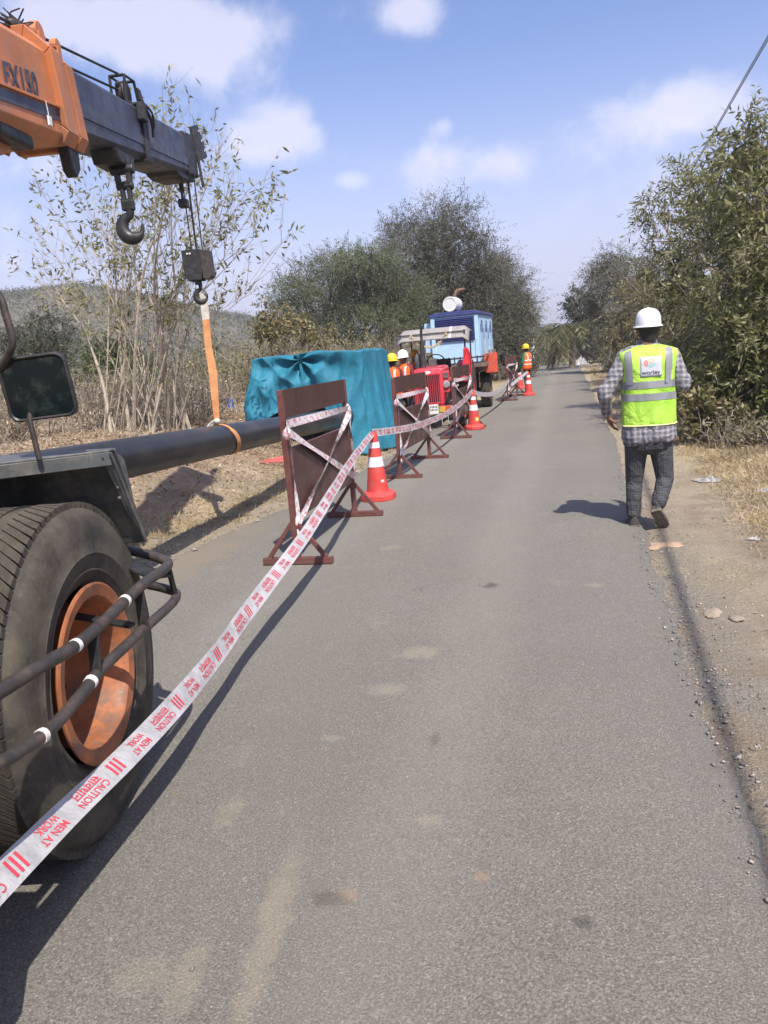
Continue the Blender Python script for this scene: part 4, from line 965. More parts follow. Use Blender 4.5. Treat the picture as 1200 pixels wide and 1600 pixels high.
for x in (-.07, -.045): mb.box((LX0 + x, LY0 - .074, 2.635), (.016, .003, .014))
mb.build('block_marking', WHITEP, BK)
mb = MB(); mb.tube([(LX0 - .02, LY0, 2.42), (LX0 - .02, LY0, 2.36)], .035, 10); hookshape(mb, (LX0 - .005, LY0, 2.26), .055, .024); mb.build('hook', BLACKM, BK, smooth=True)
mb = MB(); mb.tube([(LX0 + .01, LY0 - .02, 2.33), (LX0 + .06, LY0 - .02, 2.26)], .007, 6); mb.build('latch', DARKM, BK)
# fixed hook under the inner boom
FH = empty('fly_hook'); FH.parent = CR; ALL.append(FH); hy, hx_ = 3.30, -.90
mb = MB(); mb.prism([(hx_ - .16, hy - .16, bz(hy) - .40), (hx_ - .16, hy + .17, bz(hy) - .40), (hx_ - .16, hy + .10, bz(hy) - .49), (hx_ - .16, hy - .12, bz(hy) - .49)], (.2, 0, 0)); mb.build('hook_bracket', BLACKM, FH, bevel=.01)
zb_ = bz(hy) - .50
mb = MB(); mb.bar((hx_ - .055, hy, zb_ + .05), (hx_ - .04, hy, zb_ - .13), .034, .05, (0, 1, 0)); mb.bar((hx_ + .045, hy, zb_ + .05), (hx_ + .035, hy, zb_ - .13), .034, .05, (0, 1, 0)); mb.tube([(hx_ - .09, hy, zb_ - .01), (hx_ + .08, hy, zb_ - .01)], .035, 8); mb.tube([(hx_ - .06, hy, zb_ - .12), (hx_ + .06, hy, zb_ - .12)], .028, 8); mb.build('shackle', BLACKM, FH, bevel=.006)
mb = MB(); mb.bar((hx_ - .026, hy, zb_ - .10), (hx_ - .02, hy, zb_ - .23), .030, .045, (0, 1, 0)); mb.bar((hx_ + .026, hy, zb_ - .10), (hx_ + .028, hy, zb_ - .23), .030, .045, (0, 1, 0)); mb.box((hx_ + .003, hy, zb_ - .25), (.090, .05, .07)); mb.box((hx_, hy, zb_ - .105), (.08, .05, .03)); mb.build('link', BLACKM, FH, bevel=.008)
mb = MB(); hookshape(mb, (hx_ + .012, hy, zb_ - .395), .076, .040); mb.build('hook', BLACKM, FH, smooth=True)
mb = MB(); zt_ = bz(2.02) - .36; mb.tube([(xs_ + .03, 2.04, zt_ + .04), (xs_ + .03, 2.05, zt_ - .03)], .003, 4); mb.box((xs_ + .03, 2.055, zt_ - .06), (.01, .035, .05)); mb.build('seal_tag', WHITEP, CR)

# ================================================================== pipe and sling
t = NT('pipe_coating'); n = t.noise(2.2, 5, .6); v3 = t.noise(30, 4)
b_ = t.mix(t.ramp(n, .3, .7), (.016, .016, .017), (.034, .033, .034)); b_ = t.mix(t.ramp(t.noise(1.3, 4, .5), .52, .68, 0, .5), b_, (.085, .075, .066))
t.col(b_); t.rough(t.ramp(n, .3, .7, .30, .48)); t.bump(v3, .06, .003); PIPE = t.mat
_A, _B = Vector((-3.30, 6.93, .889)), Vector(P(545, 650, 12.3)); pa = _A.lerp(_B, (3.7 - 6.93) / (12.3 - 6.93)); pz = _A.lerp(_B, (14.6 - 6.93) / (12.3 - 6.93))
mb = MB(); pd = (pz - pa).normalized(); s_, u_, _ = frame(pd); Nn = 40
def pring(c, r): return [c + (s_ * math.cos(2 * math.pi * k / Nn) + u_ * math.sin(2 * math.pi * k / Nn)) * r for k in range(Nn)]
mb.loft([pring(pa.lerp(pz, f), .15) for f in np.linspace(0, 1, 24)] , caps=False); mb.loft([pring(pa, .15), pring(pa, .137), pring(pz, .137), pring(pz, .15)], caps=False)
pipe = mb.build('steel_pipe', PIPE, None, smooth=True); tag(pipe, 'long black coated steel pipe hanging in the orange sling', 'pipe')
WEBB = NT('webbing_orange'); t = WEBB; pos = t.pos(); z_ = t.sep(pos)[2]
b_ = t.mix(t.ramp(t.noise(7, 5, .6), .3, .7), (.50, .20, .075), (.66, .33, .14)); b_ = t.mix(t.ramp(t.noise(3, 3), .5, .75, 0, .35), b_, (.38, .30, .22)); t.col(b_); t.rough(.9); t.bump(t.noise(220, 2), .3, .002); WEBB = t.mat
WEBW = paint('webbing_sleeve', (.52, .47, .40), .9, var=.2, vs_=12, bump=.3, bs=150)
SLG = empty('lifting_sling', tuple(cw((LX0, LY0, 1.05))), 0, 'orange webbing sling choked round the black pipe', 'sling')
def wpt(v): return Vector(v) - SLG.location
hk = cw((LX0 + .012, LY0, 2.25)); f_ = 3.10 / 10.9
pc = pa.lerp(pz, (6.93 - 3.7) / 10.9); kn = pc + Vector((.0, -.02, .19))
def strap(mb, pts, w, wd):
    pts = [Vector(p) for p in pts]; rg = []
    for i, p in enumerate(pts):
        ww = w[i] if isinstance(w, list) else w; s = Vector(wd).normalized(); d = (pts[min(i + 1, len(pts) - 1)] - pts[max(i - 1, 0)]).normalized(); nn = d.cross(s).normalized() * .004
        rg.append([p - s * ww / 2 - nn, p + s * ww / 2 - nn, p + s * ww / 2 + nn, p - s * ww / 2 + nn])
    mb.loft(rg)
zc = hk.lerp(kn, .18)
mb = MB(); strap(mb, [wpt(p) for p in [hk + Vector((0, 0, .03)), hk.lerp(kn, .09), zc]], [.06, .075, .07], (1, .2, 0)); strap(mb, [wpt(p + Vector((-.01, .02, 0))) for p in [hk + Vector((0, 0, .03)), hk.lerp(kn, .09), zc]], [.05, .06, .06], (1, -.4, 0)); mb.build('sling_eye', WEBW, SLG)
mb = MB(); strap(mb, [wpt(p) for p in [zc, hk.lerp(kn, .4) + Vector((-.005, 0, 0)), hk.lerp(kn, .6) + Vector((.012, 0, 0)), hk.lerp(kn, .8) + Vector((.006, 0, 0)), kn]], [.065, .065, .080, .07, .05], (1, .25, 0)); mb.build('strap', WEBB, SLG)
mb = MB(); rg = []; ss, uu, dd_ = s_, u_, pd
for k in range(41):
    a = math.radians(78 - 360 * k / 40); c0 = pc + pd * (.10 - .10 * math.cos(a - 1.3)) 
    w_ = .095 if 4 < k < 36 else .06
    for_r = []
    pnt = c0 + (ss * math.cos(a) + uu * math.sin(a)) * .157
    nn = (ss * math.cos(a) + uu * math.sin(a)) * .003; sd_ = pd * (w_ / 2)
    rg.append([wpt(pnt - sd_ - nn), wpt(pnt + sd_ - nn), wpt(pnt + sd_ + nn), wpt(pnt - sd_ + nn)])
mb.loft(rg); mb.build('choker_loop', WEBB, SLG)
mb = MB(); mb.tube([wpt(p) for p in curve([kn + Vector((0, 0, .02)), pc + s_ * -.08 + u_ * .16 + pd * -.03, pc + s_ * -.15 + u_ * .05 + pd * -.05, pc + s_ * -.12 + u_ * -.1], 5)], .013, 6); mb.tube([wpt(p) for p in curve([kn + Vector((.01, 0, .03)), pc + s_ * -.06 + u_ * .17 + pd * .02, pc + s_ * -.15 + u_ * .06, pc + s_ * -.13 + u_ * -.1], 5)], .011, 6); mb.sphere(wpt(kn), (.035, .03, .03), 8, 6); mb.build('tag_rope', WEBW, SLG, smooth=True)

# ================================================================== barricades
BROWN = paint('barricade_brown', (.075, .034, .029), .40, var=.10, vs_=1.6, dirt=(.12, .07, .06), dirt_amt=.3)
REDOX = paint('red_oxide', (.125, .042, .034), .5, var=.2, vs_=7, dirt=(.17, .11, .09), dirt_amt=.4)
t = NT('tape_wrap'); o3 = t.obj(); y3 = t.sep(o3)[1]; z3 = t.sep(o3)[2]
w3 = t.math('ADD', t.math('MULTIPLY', y3, 1.0), t.math('MULTIPLY', z3, .75)); fr = t.math('FRACT', t.math('MULTIPLY', w3, 7.5))
prt = t.math('MULTIPLY', t.ramp(fr, .12, .2), t.ramp(fr, .86, .78)); prt = t.math('MULTIPLY', prt, t.ramp(t.noise(42, 2, .5), .48, .56))
b_ = t.mix(t.math('MULTIPLY', prt, .78), (.60, .575, .575), (.48, .10, .12)); t.col(b_); t.rough(.38); t.bump(t.noise(26, 3), .5, .01); TAPEW = t.mat
BL = 1.72
def barricade():
    r = empty('barricade', (0, 0, 0)); r.empty_display_size = .3; ALL.append(r)
    for k, y in enumerate((0, BL)):
        mb = MB(); mb.box((0, y, .69), (.045, .045, 1.32)); mb.build('post', REDOX, r, bevel=.003)
        mb = MB(); mb.box((0, y, .028), (.57, .055, .05)); mb.build('foot', REDOX, r, bevel=.003)
        for s in (-1, 1): mb = MB(); mb.bar((s * .235, y, .05), (s * .02, y, .33), .032, .032, (0, 1, 0)); mb.build('brace', REDOX, r, bevel=.002)
    mb = MB(); mb.box((.012, BL / 2, 1.245), (.006, BL + .03, .215)); mb.build('upper_panel', BROWN, r, bevel=.001)
    mb = MB(); mb.box((.012, BL / 2 + .01, .625), (.006, BL - .055, .55)); mb.build('lower_panel', BROWN, r, bevel=.001)
    mb = MB()
    for z in (1.15, 1.335, .89, .365): mb.bar((-.012, 0.02, z), (-.012, BL - .02, z), .025, .025)
    mb.build('frame_rail', REDOX, r, bevel=.002)
    x = .036
    def strip(a, b, w0, w1, sag=0, tw=.0):
        a, b = Vector(a), Vector(b); mb = MB(); rg = []
        for i in range(13):
            f = i / 12; p = a.lerp(b, f) + Vector((0, 0, -sag * 4 * f * (1 - f))); d = (b - a).normalized(); wv = d.cross(Vector((1, 0, 0))).normalized()
            w = w0 + (w1 - w0) * f; ang = tw * math.sin(f * 5 + a.y * 3); wv2 = wv * math.cos(ang) + Vector((1, 0, 0)) * math.sin(ang)
            rg.append([p - wv2 * w / 2, p + wv2 * w / 2])
        mb.loft(rg, caps=False, close=False); return mb.build('tape_wrap', TAPEW, r)
    strip((x, -.03, 1.095), (x, BL + .03, 1.075), .065, .055, .0, .35)
    strip((x, -.01, 1.04), (x, BL, .40), .07, .055, .0, .5); strip((x, BL, 1.03), (x, .03, .33), .06, .05, 0, .6)
    strip((x + .006, BL - .02, 1.02), (x + .006, .12, .36), .05, .035, 0, .9); strip((x, .0, 1.08), (x, .02, .30), .075, .03, 0, .7); strip((x, BL - .01, 1.06), (x, BL + .01, .42), .05, .035, 0, .9)
    mb = MB(); mb.sphere((.02, .0, 1.02), (.035, .034, .06), 8, 6); mb.sphere((.02, .01, .33), (.034, .034, .05), 8, 6); mb.sphere((.02, BL, 1.06), (.034, .034, .06), 8, 6); mb.sphere((.025, .012, .25), (.025, .03, .045), 8, 6); mb.build('tape_knot', TAPEW, r, smooth=True)
    return r
B0 = barricade()
bar_spots = [((-2.09, 5.50), -.002, 'nearest brown barricade board, left of the nearest traffic cone', 1), ((-2.09, 9.45), .05, 'second nearest brown barricade, right of the teal tarpaulin', .94), ((-1.95, 13.64), .05, 'third brown barricade, beside the tractor radiator and second cone', .93), ((-1.64, 22.5), .07, 'farthest brown barricade, left of the standing flagman', .92)]
for k, ((x, y), rz, lb, sc) in enumerate(bar_spots):
    o = B0 if k == 0 else copy_tree(B0)
    o.location = (x, y, .022); o.rotation_euler = (0, 0, -rz if k else 0); o.scale = (1, 1, sc)
    if k == 3: o.scale = (1, 1.2, .92)
    tag(o, lb, 'barricade', 'brown barricades along the left of the road')

# ================================================================== traffic cones
CONE = paint('cone_red', (.56, .050, .042), .42, var=.10, vs_=6, dirt=(.40, .12, .09), dirt_amt=.45)
REFL = paint('reflective_band', (.78, .77, .76), .35, var=.05, vs_=14, dirt=(.5, .4, .36), dirt_amt=.3)
YSTK = paint('yellow_sticker', (.75, .45, .05), .5)
def cone(sticker=False):
    r = empty('traffic_cone'); ALL.append(r)
    mb = MB()
    def oct_(R, z, sq=.36): 
        return [(R * math.cos(a) if False else max(-R, min(R, 1.32 * R * math.cos(a))), max(-R, min(R, 1.32 * R * math.sin(a))), z) for a in [math.pi / 8 + k * math.pi / 4 for k in range(8)]]
    mb.loft([oct_(.18, 0), oct_(.185, .008), oct_(.183, .062), oct_(.155, .085), oct_(.125, .10)]); bs_ = mb.build('base', CONE, r, bevel=.006)
    R = lambda z: .126 - .086 * (z - .065) / .68
    mb = MB(); mb.lathe([(.14, .06), (.126, .075)] + [(R(z), z) for z in np.linspace(.08, .735, 10)] + [(.036, .745), (.028, .748), (.028, .70)], 28, caps=False); mb.build('body', CONE, r, smooth=True)
    for z0, z1 in ((.37, .475), (.575, .635)):
        mb = MB(); mb.lathe([(R(z0) + .001, z0 - .001), (R(z0) + .0035, z0), (R(z1) + .0035, z1), (R(z1) + .001, z1 + .001)], 28, caps=False); mb.build('reflective_band', REFL, r, smooth=True)
    return r, R
CN, CRf = cone()
def cone_text(root, s, z, size, mat):
    V, F = text_mesh(s, size, 0, .001); wid = max(v[0] for v in V); mb = MB()
    mb.add([((CRf(z + b) + .0022) * math.cos(-.75 + (a - wid / 2) / .1), (CRf(z + b) + .0022) * math.sin(-.75 + (a - wid / 2) / .1), z + b) for a, b in V], F); mb.build('lettering', mat, root)
spots = [((-2.06, 8.10), .02, 'nearest traffic cone, beside the nearest barricade with the tape tied to its tip', 1.0), ((-1.78, 15.1), .35, 'traffic cone with a round yellow sticker beside the tractor wheel', 1.0), ((-1.13, 24.3), .0, 'farthest large traffic cone in front of the flagman', .98), ((-1.62, 28.5), .3, 'small far traffic cone showing behind the farthest barricade', .9)]
for k, ((x, y), rz, lb, sc) in enumerate(spots):
    o = CN if k == 0 else copy_tree(CN)
    o.location = (x, y, .02); o.rotation_euler = (0, 0, rz); o.scale = (1, 1, sc); tag(o, lb, 'traffic cone', 'red traffic cones')
    if k == 1:
        mb = MB(); Rz = CRf(.22) + .004; ang = -1.25; c = Vector((Rz * math.cos(ang), Rz * math.sin(ang), .20)); mb.lathe([(.001, 0), (.045, 0), (.045, .003), (.001, .004)], 18, Matrix.Translation(c) @ Matrix.Rotation(ang, 4, 'Z') @ Matrix.Rotation(math.radians(90), 4, 'Y')); mb.build('sticker', YSTK, o)
        mb = MB(); mb.lathe([(.001, .004), (.02, .004), (.02, .006), (.001, .007)], 14, Matrix.Translation(c) @ Matrix.Rotation(ang, 4, 'Z') @ Matrix.Rotation(math.radians(90), 4, 'Y')); mb.build('sticker_mark', REFL, o)
mb = MB()
for k in range(6): a_ = -.93 + k * .062; Rz = CRf(.21) + .003; mb.add([((Rz) * math.cos(a_ + da), (Rz) * math.sin(a_ + da), z) for da, z in ((0, .20), (.045, .20), (.045, .225 + .004 * (k % 3)), (0, .228))], [(0, 1, 2, 3)])
tag(mb.build('lettering', REFL, CN), 'worn white stencil mark')

# ================================================================== caution tape
t = NT('tape_film'); t.col(t.mix(t.ramp(t.noise(9, 4, .6), .3, .7), (.42, .41, .415), (.55, .535, .54))); t.rough(.36); t.bump(t.noise(14, 3, .55), .5, .03); _tr = t.n.new('ShaderNodeBsdfTranslucent'); _tr.inputs[0].default_value = (.6, .58, .58, 1); _mx = t.n.new('ShaderNodeMixShader'); _mx.inputs[0].default_value = .25; t.l.new(t.b.outputs[0], _mx.inputs[1]); t.l.new(_tr.outputs[0], _mx.inputs[2]); t.l.new(_mx.outputs[0], t.out.inputs[0]); TAPE = t.mat
TRED = paint('tape_print_red', (.52, .05, .075), .45, var=.12)
def ribbon(name, pts, w, nfun, label, period=0.40, text=True, n=10, start=0.0, textside=1, wfun=None):
    pth = curve(pts, n); S = [0.0]
    for i in range(1, len(pth)): S.append(S[-1] + (pth[i] - pth[i - 1]).length)
    org = pth[len(pth) // 2].copy()
    fr_ = []
    for i, p in enumerate(pth):
        d = (pth[min(i + 1, len(pth) - 1)] - pth[max(i - 1, 0)]).normalized(); nn = Vector(nfun(S[i] / S[-1])); nn = (nn - d * nn.dot(d)).normalized(); wv = nn.cross(d).normalized(); fr_.append((p, d, nn, wv))
    def at(s, v, lift=0):
        s = max(0, min(S[-1] - 1e-6, s)); i = int(np.searchsorted(S, s, side='right')) - 1; i = min(i, len(pth) - 2); f = (s - S[i]) / max(1e-9, S[i + 1] - S[i])
        a, b = fr_[i], fr_[i + 1]; p = a[0].lerp(b[0], f); wv = a[3].lerp(b[3], f); nn = a[2].lerp(b[2], f); ww = w * (wfun(s / S[-1]) if wfun else 1)
        curl = .10 * w * math.sin(s * 9.0) * (v * v - .3) * .6
        return p + wv * (v * ww / 2) + nn * (lift + curl) - org
    root = bpy.data.objects.new(name, None)
    mb = MB(); N = max(24, int(S[-1] / .05))
    rg = [[at(S[-1] * i / N, v) for v in (-1, -.5, 0, .5, 1)] for i in range(N + 1)]
    mb.loft(rg, caps=False, close=False); o = mb.build(name, TAPE, None, smooth=True); o.location = org; tag(o, label, 'caution tape')
    if text:
        mb = MB(); T = {k: text_mesh(k, 1.0, 0, .012) for k in ('CAUTION', 'MEN AT', 'WORK', '\u0938\u093e\u0935\u0927\u093e\u0928')}
        def put(s0, key, v0, hgt_, wid):
            V, F = T[key]
            if not V: return
            W_ = max(a for a, _ in V); y0 = min(b for _, b in V); H_ = max(b for _, b in V) - y0
            mb.add([at(s0 + (a / W_) * wid, (v0 + (b - y0) / H_ * hgt_) * textside, .0022) for a, b in V], F)
        s = start
        while s < S[-1] - period:
            k = period / .40
            put(s, 'CAUTION', .08, .58, .118 * k); put(s + .005, '\u0938\u093e\u0935\u0927\u093e\u0928', -.70, .62, .105 * k)
            put(s + .175 * k, 'MEN AT', .09, .55, .090 * k); put(s + .175 * k, 'WORK', -.66, .55, .075 * k)
            for q in range(3):
                a = s + (.315 + q * .018) * k
                mb.add([at(a, -.62, .0022), at(a + .009 * k, -.62, .0022), at(a + .009 * k + .012, .62, .0022), at(a + .012, .62, .0022)], [(0, 1, 2, 3)])
            s += period
        tag(mb.build('tape_print', TRED, o), kind='stuff')
    return o
tp = [(-2.06, 8.08, .755), (-1.90, 6.6, .66), (-1.76, 5.44, .56), (-1.71, 4.63, .435), (-1.655, 3.67, .335), (-1.565, 2.92, .30), (-1.49, 2.41, .318), (-1.45, 2.06, .338), (-1.428, 1.75, .352), (-1.412, 1.56, .362), (-1.387, 1.38, .378), (-1.33, 1.0, .41), (-1.25, .5, .45), (-1.42, -.05, .50)]
ribbon('caution_tape', tp, .086, lambda f: (.80 - .25 * f + .18 * math.sin(f * 23), -.5 - .1 * f, .55 + .22 * math.sin(f * 17 + 1)), 'nearest white and red caution tape running from the first cone past the crane wheel', .52, wfun=lambda f: .72 + .28 * min(1, f * 2))
c1, c2 = Vector((-2.06, 8.1, .755)), Vector((-1.78, 15.1, .755))
def sagline(a, b, sag, n=8): return [a.lerp(b, i / n) + Vector((0, 0, -sag * 4 * (i / n) * (1 - i / n))) for i in range(n + 1)]
ribbon('caution_tape', [p_ + Vector((.09 * math.sin(math.pi * min(1, k_ / 4)) if k_ < 4 else .09 * math.cos((k_ - 2) / 6 * math.pi / 2), 0, 0)) if 0 < k_ < 8 else p_ for k_, p_ in enumerate(sagline(c1, c2, .15))], .085, lambda f: (.9, -.5, .25), 'white and red caution tape sagging between the nearest cone and the second cone', .43, n=5)
c3 = Vector((-1.13, 24.3, .745)); b4 = Vector((-1.58, 22.5, .62))
ribbon('caution_tape', sagline(c2, b4, .20), .10, lambda f: (.9, -.5, .25), 'white caution tape sagging from the second cone to the farthest barricade', text=False, n=4)
ribbon('caution_tape', sagline(Vector((-1.55, 22.8, .45)), c3, .0, 6), .09, lambda f: (.6, -.8, .2), 'short caution tape between the farthest barricade and the last cone', text=False, n=4)

# ================================================================== tarpaulin shelter over the pipe joint
t = NT('teal_tarpaulin'); n = t.noise(1.6, 5, .6)
b_ = t.mix(t.ramp(n, .3, .7), (.020, .145, .215), (.034, .205, .295)); b_ = t.mix(t.ramp(t.noise(7, 5, .65), .55, .8, 0, .3), b_, (.10, .27, .36)); t.col(b_); t.rough(.62); rdg = t.math('ABSOLUTE', t.math('SUBTRACT', t.noise(4.5, 5, .6), .5)); t.bump(t.math('ADD', t.math('MULTIPLY', rdg, 1.6), t.math('MULTIPLY', t.noise(160, 2), .06)), .32, .05)
t.b.inputs['Specular IOR Level'].default_value = .25; TARP = t.mat
TX0, TX1, TY0, TY1, TZ = -5.0, -3.20, 12.15, 14.0, 1.70
TS = empty('tarpaulin_shelter', ((TX0 + TX1) / 2, (TY0 + TY1) / 2, 0), 0, 'teal tarpaulin draped over a frame across the end of the pipe', 'tarpaulin')
tl = TS.location
def tloc(p): return Vector(p) - tl
per = [(TX0 - .04, TY1), (TX0 - .04, TY0), (TX1, TY0), (TX1, TY1)]
seg = [0, TY1 - TY0, TY1 - TY0 + (TX1 - TX0), 2 * (TY1 - TY0) + (TX1 - TX0), 2 * (TY1 - TY0) + 2 * (TX1 - TX0)]
Ltot = seg[-1]
PIN = seg[1] + .82
def hem(u):
    us = [0, seg[1] - .3, seg[1], seg[1] + .35, PIN - .1, PIN + .05, seg[1] + 1.22, seg[1] + 1.50, seg[2], seg[3], seg[4]]; hs = [.55, .55, .62, .80, .98, 1.08, .92, .14, .035, .03, .5]
    return float(np.interp(u, us, hs))
def tz_top(u): 
    # sagging top edge between the frame posts
    x = (u - seg[1]) / (seg[2] - seg[1])
    s = 0
    if 0 < x < 1: s = -.018 * math.sin(math.pi * min(1, x / .4)) if x < .4 else .02 * math.sin(math.pi * (x - .4) / .6)
    for c_ in (seg[1], seg[2], seg[3]): s -= .03 * math.exp(-((u - c_) / .13) ** 2)
    return TZ + .03 * (1 - x if 0 <= x <= 1 else 0) + s + .012 * math.sin(u * 9)
def pt_per(u):
    u = u % Ltot
    for i in range(4):
        if u <= seg[i + 1] + 1e-9:
            a = Vector((*per[i], 0)); b = Vector((*per[(i + 1) % 4], 0)); f = (u - seg[i]) / (seg[i + 1] - seg[i]); d = (b - a).normalized(); return a.lerp(b, f), Vector((d.y, -d.x, 0)) * -1
    return Vector((*per[0], 0)), Vector((-1, 0, 0))
def cloth(u, v):
    u = u * Ltot; p, _ = pt_per(u); c = Vector(((TX0 + TX1) / 2, (TY0 + TY1) / 2, 0))
    # outward normal blended at the corners
    q0, q1 = pt_per(u - .12)[0], pt_per(u + .12)[0]; d = (q1 - q0); nrm = Vector((d.y, -d.x, 0)) ; nrm = nrm.normalized() if nrm.length else Vector((0, -1, 0))
    if nrm.dot(p - c) < 0: nrm = -nrm
    top = tz_top(u); h_ = hem(u); z = top + (h_ - top) * v
    drop = (top - z)
    fl = .17 * v * v * math.exp(-((u - seg[2] - .9) / 1.1) ** 2) + .20 * v * math.exp(-((u - seg[1]) / .5) ** 2)
    out = .035 + fl + .05 * v + .045 * math.sin(u * 6.1 + .6) * v + .10 * (abs(math.sin(u * 6.4 + 1.2 + .5 * math.sin(z * 2.4))) - .6) * min(1, .12 + v * 1.5) + .035 * (abs(math.sin(u * 14.3 + .4 * math.sin(z * 5 + u))) - .6) * min(1, .1 + v * 2) + .012 * math.sin(u * 27 + z * 2) * v
    sl_ = 0.0
    if seg[1] - .5 < u < seg[2] + .1:                    # gathered knot on the front with radiating folds
        du, dz_ = u - PIN, z - (TZ - .08); r_ = math.hypot(du, dz_) + 1e-6; an = math.atan2(du, -dz_)
        k = math.exp(-r_ / .75) * min(1, r_ / .10)
        out += .10 * math.sin(an * 7.0 + .7 + 2.0 * r_) * k - .05 * math.exp(-(du / .09) ** 2) * min(1, v * 2)
        sw = math.exp(-(du / .55) ** 2) * v * (1 - v * .3)
        sl_ = -du * .45 * sw
        out += .085 * (1 - 1.6 * abs(math.sin((du * du * 1.3 + drop) * 5.5 + .5))) * math.exp(-abs(du) / .8) * min(1, abs(du) / .15) * (1 - .4 * v)
    if v > .9: out += .03 * math.sin(u * 9) * (v - .9) * 10
    q = p + nrm * out
    dd = d.normalized() * sl_ if d.length else Vector()
    q = q + dd
    return tloc((q.x, q.y, z + .012 * math.sin(u * 8 + 2) * v))
mb = MB(); NU, NV = 360, 60
mb.grid(cloth, NU, NV)
def top_(u, v):
    x = TX0 - .05 + (TX1 - TX0 + .05) * u; y = TY0 + (TY1 - TY0) * v
    # edge meets the skirt
    e = min(u, 1 - u, v, 1 - v); z = TZ + .03 * (1 - u) - .05 * math.sin(math.pi * u) * math.sin(math.pi * v) + .02 * math.sin(u * 17 + v * 3) * min(1, e * 6)
    return tloc((x, y, z))
cl_ = mb.build('tarpaulin', TARP, TS, smooth=True, sharp=80, solid=.004)
mb = MB()
def topcap(s, k):                                         # rings from the skirt's top edge inwards
    q = cloth(s, 0); c = Vector((0, 0, TZ - .02)); f = k
    p = q.lerp(Vector((c.x, c.y, q.z)), f); p.z = q.z + .012 * math.sin(math.pi * min(1, f * 3)) - .05 * f; return p
mb.grid(topcap, NU, 10); mb.build('tarpaulin_top', TARP, TS, smooth=True, sharp=80)
mb = MB()
def fpt(x, y, z): return tloc((x, y, z))
for x in (TX0 + .02, TX1 - .06):
    for y in (TY0 + .06, TY1 - .06): mb.tube([fpt(x, y, float(hgt(x, y)) - .05), fpt(x, y, TZ - .06)], .022, 8)
for y in (TY0 + .06, TY1 - .06): mb.tube([fpt(TX0, y, TZ - .05), fpt(TX1 - .05, y, TZ - .05)], .022, 8)
for x in (TX0 + .02, TX1 - .06): mb.tube([fpt(x, TY0 + .06, TZ - .05), fpt(x, TY1 - .06, TZ - .05)], .022, 8)
mb.build('shelter_frame', DARKM, TS, smooth=True)
mb = MB()
for k in range(14):
    x, y = TX1 - .55 + random.random() * .6, TY0 - .12 + random.random() * .25; s = random.uniform(.05, .13)
    mb.grid(lambda u, v: tloc((x + (u - .5) * s * 3, y + (v - .5) * s * 1.6, .025 + s * .8 * math.sin(math.pi * u) * math.sin(math.pi * v) * (1 + .5 * math.sin(u * 14 + k)) + .01)), 8, 6)
mb.build('tarpaulin_hem', TARP, TS, smooth=True, sharp=80)
# ================================================================== people
t = NT('checked_shirt'); o3 = t.obj(); sx, sy, sz = t.sep(o3)
wx = t.math('ADD', sx, t.math('MULTIPLY', t.noise(9, 3), .03)); wz = t.math('ADD', sz, t.math('MULTIPLY', t.noise(7, 3), .04))
l1 = t.ramp(t.math('ABSOLUTE', t.math('SUBTRACT', t.math('FRACT', t.math('MULTIPLY', wx, 24)), .5)), .08, .34); l2 = t.ramp(t.math('ABSOLUTE', t.math('SUBTRACT', t.math('FRACT', t.math('MULTIPLY', wz, 24)), .5)), .08, .34)
b_ = t.mix(t.math('MULTIPLY', t.math('ADD', l1, l2), .5), (.34, .32, .34), (.125, .12, .135)); t.col(b_); t.rough(.9); t.bump(t.math('ABSOLUTE', t.math('SUBTRACT', t.noise(8, 5, .55, dist=.5), .5)), 1.0, .06); SHIRT = t.mat
t = NT('checked_trousers'); o3 = t.obj(); sx, sy, sz = t.sep(o3)
wx = t.math('ADD', sx, t.math('MULTIPLY', t.noise(8, 2), .03))
l1 = t.ramp(t.math('ABSOLUTE', t.math('SUBTRACT', t.math('FRACT', t.math('MULTIPLY', wx, 52)), .5)), .28, .46); l2 = t.ramp(t.math('ABSOLUTE', t.math('SUBTRACT', t.math('FRACT', t.math('MULTIPLY', sz, 52)), .5)), .28, .46)
b_ = t.mix(t.math('MINIMUM', t.math('ADD', l1, l2), 1.0), (.068, .070, .075), (.033, .035, .038)); t.col(b_); t.rough(.85); t.bump(t.math('ABSOLUTE', t.math('SUBTRACT', t.noise(6, 5, .55, dist=.6), .5)), 1.0, .07); TROUS = t.mat
SKIN = paint('skin_brown', (.19, .095, .06), .55, var=.1, vs_=12, spec=.35)
HAIR = paint('hair_black', (.012, .011, .011), .6, var=.3, vs_=40, bump=.3, bs=120)
def cloth_m(n, c, bump=.6): return paint(n, c, .85, var=.12, vs_=7, bump=bump, bs=14, spec=.2)
GREENS = cloth_m('green_shirt', (.02, .16, .08)); DARKT = cloth_m('dark_trousers', (.03, .032, .045)); GREYS = cloth_m('grey_shirt', (.35, .34, .34)); MAROON = cloth_m('maroon_shirt', (.16, .03, .035))
GLOVE = cloth_m('dark_glove', (.02, .02, .024)); SHOE = paint('dusty_shoe', (.035, .031, .028), .7, var=.25, vs_=20, dirt=(.2, .16, .12), dirt_amt=.5); SOLE = paint('shoe_sole', (.14, .115, .09), .85, var=.3, vs_=30)
HIVIS = NT('hivis_yellow'); t = HIVIS; n = t.noise(4, 4, .55)
t.col(t.mix(t.ramp(n, .3, .7), (.32, .60, .05), (.44, .70, .085))); t.rough(.7); t.bump(t.math('ABSOLUTE', t.math('SUBTRACT', t.noise(5, 5, .5, dist=.5), .5)), .8, .06); HIVIS = t.mat
HIVO = cloth_m('hivis_orange', (.85, .14, .03), .4); GREYR = paint('retroreflective_grey', (.24, .25, .26), .45, var=.1, vs_=10); VPATCH = paint('vest_patch', (.50, .52, .55), .5, var=.1, vs_=60)
